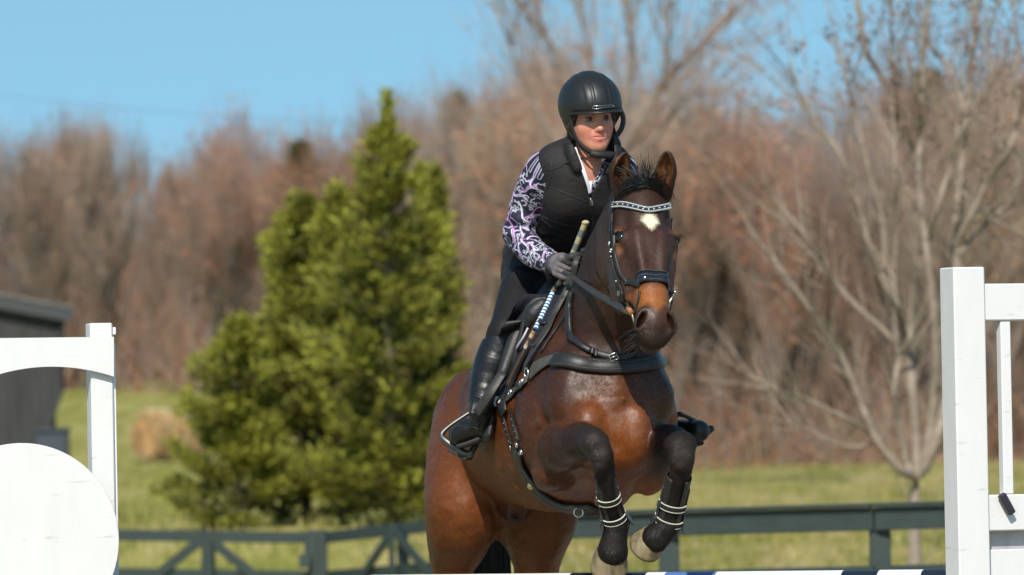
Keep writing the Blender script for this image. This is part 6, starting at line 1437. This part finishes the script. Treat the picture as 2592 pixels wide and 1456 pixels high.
# left stirrup (viewer's right)
dl = (toeL - CAM) @ _f0
stirrup(W(1719, 1046, dl + .05), W(1708, 1092, dl + .10), W(1792, 1092, dl + .02), None, saddle, V(0, -1, 0))
P = spline([W(1672, 1000, 19.98), W(1695, 1030, 19.93), W(1718, 1050, dl + .06)], 5); mb = MB(); ribbon(mb, P, [nrm(V(.6, -.8, .2))] * len(P), .030, .006); mb.build('stirrup_leather', M_lea, saddle, smooth=True)
# girth with billets, buckles, studs
girth = empty('girth', B(-.02, 0, -.35), 'black leather belly girth with steel buckles and ring below the horse', 'girth')
strap('girth_top', [(1275, 1012), (1281, 1028), (1286, 1046)], .046, girth, M_lea, .014, .010)
strap('trim', [(1249, 1020), (1262, 1022), (1272, 1022)], .026, girth, M_trim, .010, .006)
for a, b in (((1276, 1045), (1301, 1128)), ((1298, 1040), (1318, 1118))):
    o = strap('billet', [a, ((a[0] + b[0]) / 2 - 1, (a[1] + b[1]) / 2), b], .016, girth, M_lea, .008, .004)
    for t in (.3, .48, .66, .85):
        p, n = hit(a[0] + (b[0] - a[0]) * t, a[1] + (b[1] - a[1]) * t, .012)
        if p is not None: MB().sphere(p, .0017, 5).build('stud', M_steel, o, smooth=True)
for x, y in ((1303, 1132), (1317, 1124), (1328, 1142)): buckle(x, y, girth, .011, -.5, off=.014)
gp = [(1316, 1140), (1318, 1165), (1335, 1200), (1358, 1238), (1390, 1264), (1430, 1280), (1470, 1284), (1505, 1280)]
gb = strap('girth_band', gp, [.050] * 10 + [.062] * 10 + [.058] * 40, girth, M_lea, .008, .012, n=6) if False else None
P, N = path_on(HB, gp, .008, 6); ww = np.interp(np.linspace(0, 1, len(P)), [0, .15, .35, .6, 1], [.040, .066, .060, .052, .052]); mb = MB(); ribbon(mb, P, N, ww, .012); gb = mb.build('girth_band', M_lea, girth, smooth=True)
P2 = [P[i] + N[i] * .0065 for i in range(len(P))]; mb = MB(); ribbon(mb, P2, N, .0035, .002); mb.build('stitching', M_leaw, gb, smooth=True)
# round the far side of the belly
th = np.linspace(-.2, 2.6, 16); Pq = np.array([snap(B(.01, math.sin(t) * .30, -math.cos(t) * .36), .008) for t in th]); mb = MB(); ribbon(mb, Pq[:, 0], Pq[:, 1], .060, .012); mb.build('girth_band', M_leaw, girth, smooth=True)
p, n = hit(1352, 1222, .016); MB().sphere(p, (.011, .005, .012), 8).build('rosette', M_brass, girth, smooth=True)
p, n = hit(1469, 1278, .012); MB().torus(p - V(0, 0, .014), CR, nrm(V(0, .1, 1)), .014, .0026, 20).build('ring', M_steel, girth, smooth=True)

# --- tendon boots on the forelegs
M_tb = mat('brown_black_neoprene', (.020, .016, .016), rough=.55, var=.3, scale=50, bump=.2, bscale=150)
M_el = mat('black_elastic', (.009, .008, .010), rough=.8, var=.2, scale=300); M_pipe = mat('cream_piping', (.52, .50, .40), rough=.7)
M_shell = mat('boot_shell', (.030, .031, .032), rough=.35, var=.25, scale=40)
def tboot(ax_pts, rad, bands, side, label):
    """ax_pts: leg axis (world); rad: radii; bands: fractions; side: outer direction"""
    root = empty('tendon_boot', ax_pts[-1], label, 'horse boot', 'tendon boots on the forelegs')
    S = spline(np.hstack([ax_pts, np.array(rad)[:, None] - .0065]), 8); A_, R_ = S[:, :3], S[:, 3]; n = len(S); m = 20
    T = np.gradient(A_, axis=0); vs, vi = [], []; side = nrm(side); fwd = V(0, -1, 0)
    for i in range(n):
        t = nrm(T[i]); a = nrm(side - t * side.dot(t)); b = np.cross(t, a); b = b if b.dot(fwd) > 0 else -b
        for k in range(m + 1):      # open at the front
            w = math.radians(118 + (360 - 56) * k / m - 0); o = a * math.cos(w + math.pi / 2 - .5) * 1 + b * math.sin(w + math.pi / 2 - .5)
            w2 = math.radians(90 + 32 + (360 - 64) * k / m); o = a * math.cos(w2) + b * math.sin(w2)
            vs.append(A_[i] + o * (R_[i] + .005)); vi.append(A_[i] + o * (R_[i] + .001))
    q_ = [[i * (m + 1) + k, i * (m + 1) + k + 1, (i + 1) * (m + 1) + k + 1, (i + 1) * (m + 1) + k] for i in range(n - 1) for k in range(m)]
    M_ = len(vs); qi = [[M_ + x for x in f[::-1]] for f in q_]
    e = [[i * (m + 1), (i + 1) * (m + 1), M_ + (i + 1) * (m + 1), M_ + i * (m + 1)] for i in range(n - 1)] + [[i * (m + 1) + m, M_ + i * (m + 1) + m, M_ + (i + 1) * (m + 1) + m, (i + 1) * (m + 1) + m] for i in range(n - 1)]
    e += [[k, M_ + k, M_ + k + 1, k + 1] for k in range(m)] + [[(n - 1) * (m + 1) + k, (n - 1) * (m + 1) + k + 1, M_ + (n - 1) * (m + 1) + k + 1, M_ + (n - 1) * (m + 1) + k] for k in range(m)]
    MB().add(vs + vi, q_ + qi + e).build('shell', M_tb, root, smooth=True)
    for s_ in (-1, 1):       # hard side guards flaring over the fetlock
        P, N = [], []
        for i in range(n // 6, n):
            t = nrm(T[i]); a = nrm(side - t * side.dot(t)); P.append(A_[i] + a * s_ * (R_[i] + .006 + .004 * (i / n) ** 3)); N.append(a * s_)
        mb = MB(); ribbon(mb, P, N, np.linspace(.016, .046, len(P)), .005); mb.build('side_guard', M_shell, root, smooth=True)
    for fb in bands:
        i = fb * (n - 1); i0 = int(i); f_ = i - i0; c = A_[i0] * (1 - f_) + A_[i0 + 1] * f_; r_ = R_[i0] + .0075; t = nrm(T[i0]); a = nrm(side - t * side.dot(t)); b = np.cross(t, a)
        def ring(off, rr, w, th, name, m_, par, t=t, a=a, b=b, c=c):
            P = [c + t * off + (a * math.cos(x) + b * math.sin(x)) * rr for x in np.linspace(0, 2 * math.pi, 33)]; N = [a * math.cos(x) + b * math.sin(x) for x in np.linspace(0, 2 * math.pi, 33)]
            mb = MB(); ribbon(mb, P, N, w, th); return mb.build(name, m_, par, smooth=True)
        st = ring(0, r_, .019, .005, 'strap', M_el, root)
        for o_ in (-.0085, .0085): ring(o_, r_ + .0015, .0026, .004, 'piping', M_pipe, st)
        f2 = nrm(V(-.93, -.36, 0)); f2 = nrm(f2 - t * f2.dot(t)); cp = c + f2 * (r_ + .004)
        MB().box(cp, [np.cross(t, f2), t, f2], (.008, .010, .005), .002).build('stud_closure', M_shell, st)
        for z_ in (-.006, 0, .006): pass
    return root
tboot([W(1531, 1205, 19.00), W(1541, 1262, 19.04), W(1553, 1305, 19.075), W(1561, 1332, 19.095)], [.034, .033, .035, .044], (.33, .70), V(1, .1, .15), 'black tendon boot with cream-piped straps on the foreleg hanging lowest over the pole')
tboot([W(1719, 1205, 19.00), W(1706, 1262, 19.04), W(1696, 1305, 19.06), W(1688, 1330, 19.075)], [.041, .039, .040, .046], (.44, .78), V(1, .1, -.2), 'black tendon boot with cream-piped straps on the raised foreleg nearer the right standard')
# --- mane, forelock, tail
M_mane = mat('black_horse_hair', (.0075, .0065, .006), rough=.5, var=.5, scale=80, spec=.3)
def strands(name, roots, n, m_, par, seed=3, r0=.0016):
    """tapered hairs; roots(rr) -> list of control points"""
    rr = random.Random(seed); V_, Q_ = [], []; k0 = 0; V__ = []
    for i in range(n):
        P = spline(roots(rr), 4); m = len(P); T = np.gradient(P, axis=0); a = np.cross(T[0], V(.3, .5, .8)); a = nrm(a)
        for j in range(m):
            t = nrm(T[j]); a = nrm(a - t * a.dot(t)); b = np.cross(t, a); w = r0 * (1 - .85 * j / (m - 1)) * rr.uniform(.85, 1.15)
            V__ += [P[j] + a * w, P[j] - a * w * .5 + b * w * .87, P[j] - a * w * .5 - b * w * .87]
        Q_ += [[k0 + j * 3 + k, k0 + j * 3 + (k + 1) % 3, k0 + (j + 1) * 3 + (k + 1) % 3, k0 + (j + 1) * 3 + k] for j in range(m - 1) for k in range(3)]; k0 += m * 3
    return mesh_np(name, np.array(V__), np.array(Q_), m_, par, smooth=False)
def forelock(rr):       # swept to both sides below the ears
    s = rr.choice((-1, -1, 1)); b = H(rr.uniform(-.030, .006), rr.uniform(-.028, .028), rr.uniform(-.01, .006)); k = rr.uniform(.55, 1)
    return [b, b + hL * s * .028 * k + hQ * .014 + hN * rr.uniform(.0, .010), b + hL * s * .058 * k + hQ * rr.uniform(-.012, .004) + hN * rr.uniform(.008, .026), b + hL * s * .088 * k + hQ * rr.uniform(-.06, -.03) + hN * rr.uniform(.015, .042)]
strands('forelock', forelock, 230, M_mane, horse, 3, .0016)
def tuft(rr):           # upright tuft between the ears
    l = rr.gauss(0, .022); b = H(rr.uniform(-.06, .0), l, rr.uniform(-.03, .01)); h = rr.uniform(.02, .068) * (1 - min(.5, abs(l) * 9)) + (.03 if rr.random() < .12 else 0)
    return [b, b + V(0, .02, h * .5) + hL * (l * .6 + rr.uniform(-.008, .008)), b + V(0, .04, h * .9) + hL * (l * 1.2 + rr.uniform(-.012, .012))]
strands('mane_tuft', tuft, 170, M_mane, horse, 5, .0016)
def mane(rr):
    t = rr.random(); pts = [W(1598, 505, 19.13), W(1570, 585, 19.31), W(1534, 685, 19.53), W(1485, 775, 19.70)]; S = spline(pts, 6); b = S[int(t * (len(S) - 1))] + V(0, rr.uniform(-.02, .03), .035)
    return [b, b + V(rr.uniform(0, .05), .05, .03), b + V(rr.uniform(.04, .10), .08, rr.uniform(-.05, .01))]
strands('mane', mane, 500, M_mane, horse, 6, .0022)
def tail(rr):
    b = B(-1.20, rr.uniform(-.03, .03), .17); x = rr.uniform(-1, 1); y = rr.uniform(-.05, .05)
    c1_, c2_ = W(1240 + x * 28, 1150, 21.05 + y), W(1238 + x * 52, 1400, 21.10 + y)
    return [b, c1_, c2_, W(1240 + x * 48 + rr.uniform(-12, 12), 1640 + rr.uniform(-90, 90), 21.10 + y)]
strands('tail', tail, 900, M_mane, horse, 8, .006)
def whisk(rr):
    s = rr.choice((-1, -1, 1)); b = H(rr.uniform(.44, .51), s * rr.uniform(.02, .045), rr.uniform(-.12, -.09)); d_ = hL * s * rr.uniform(.02, .05) + V(0, -.01, -rr.uniform(.005, .03))
    return [b, b + d_ * .6, b + d_ * 1.1 + V(0, 0, -.006)]
tag(strands('whiskers', whisk, 60, M_mane, horse, 9, .0005), kind='stuff')
for s_ in (-1, 1):
    def lash(rr, s_=s_): b = H(.150 + rr.uniform(-.010, .012), s_ * .094, -.040); return [b, b + hL * s_ * .012 + hQ * .010, b + hL * s_ * .024 + hQ * .012 + hN * .008]
    strands('lashes', lash, 14, M_mane, horse, 10, .0006)
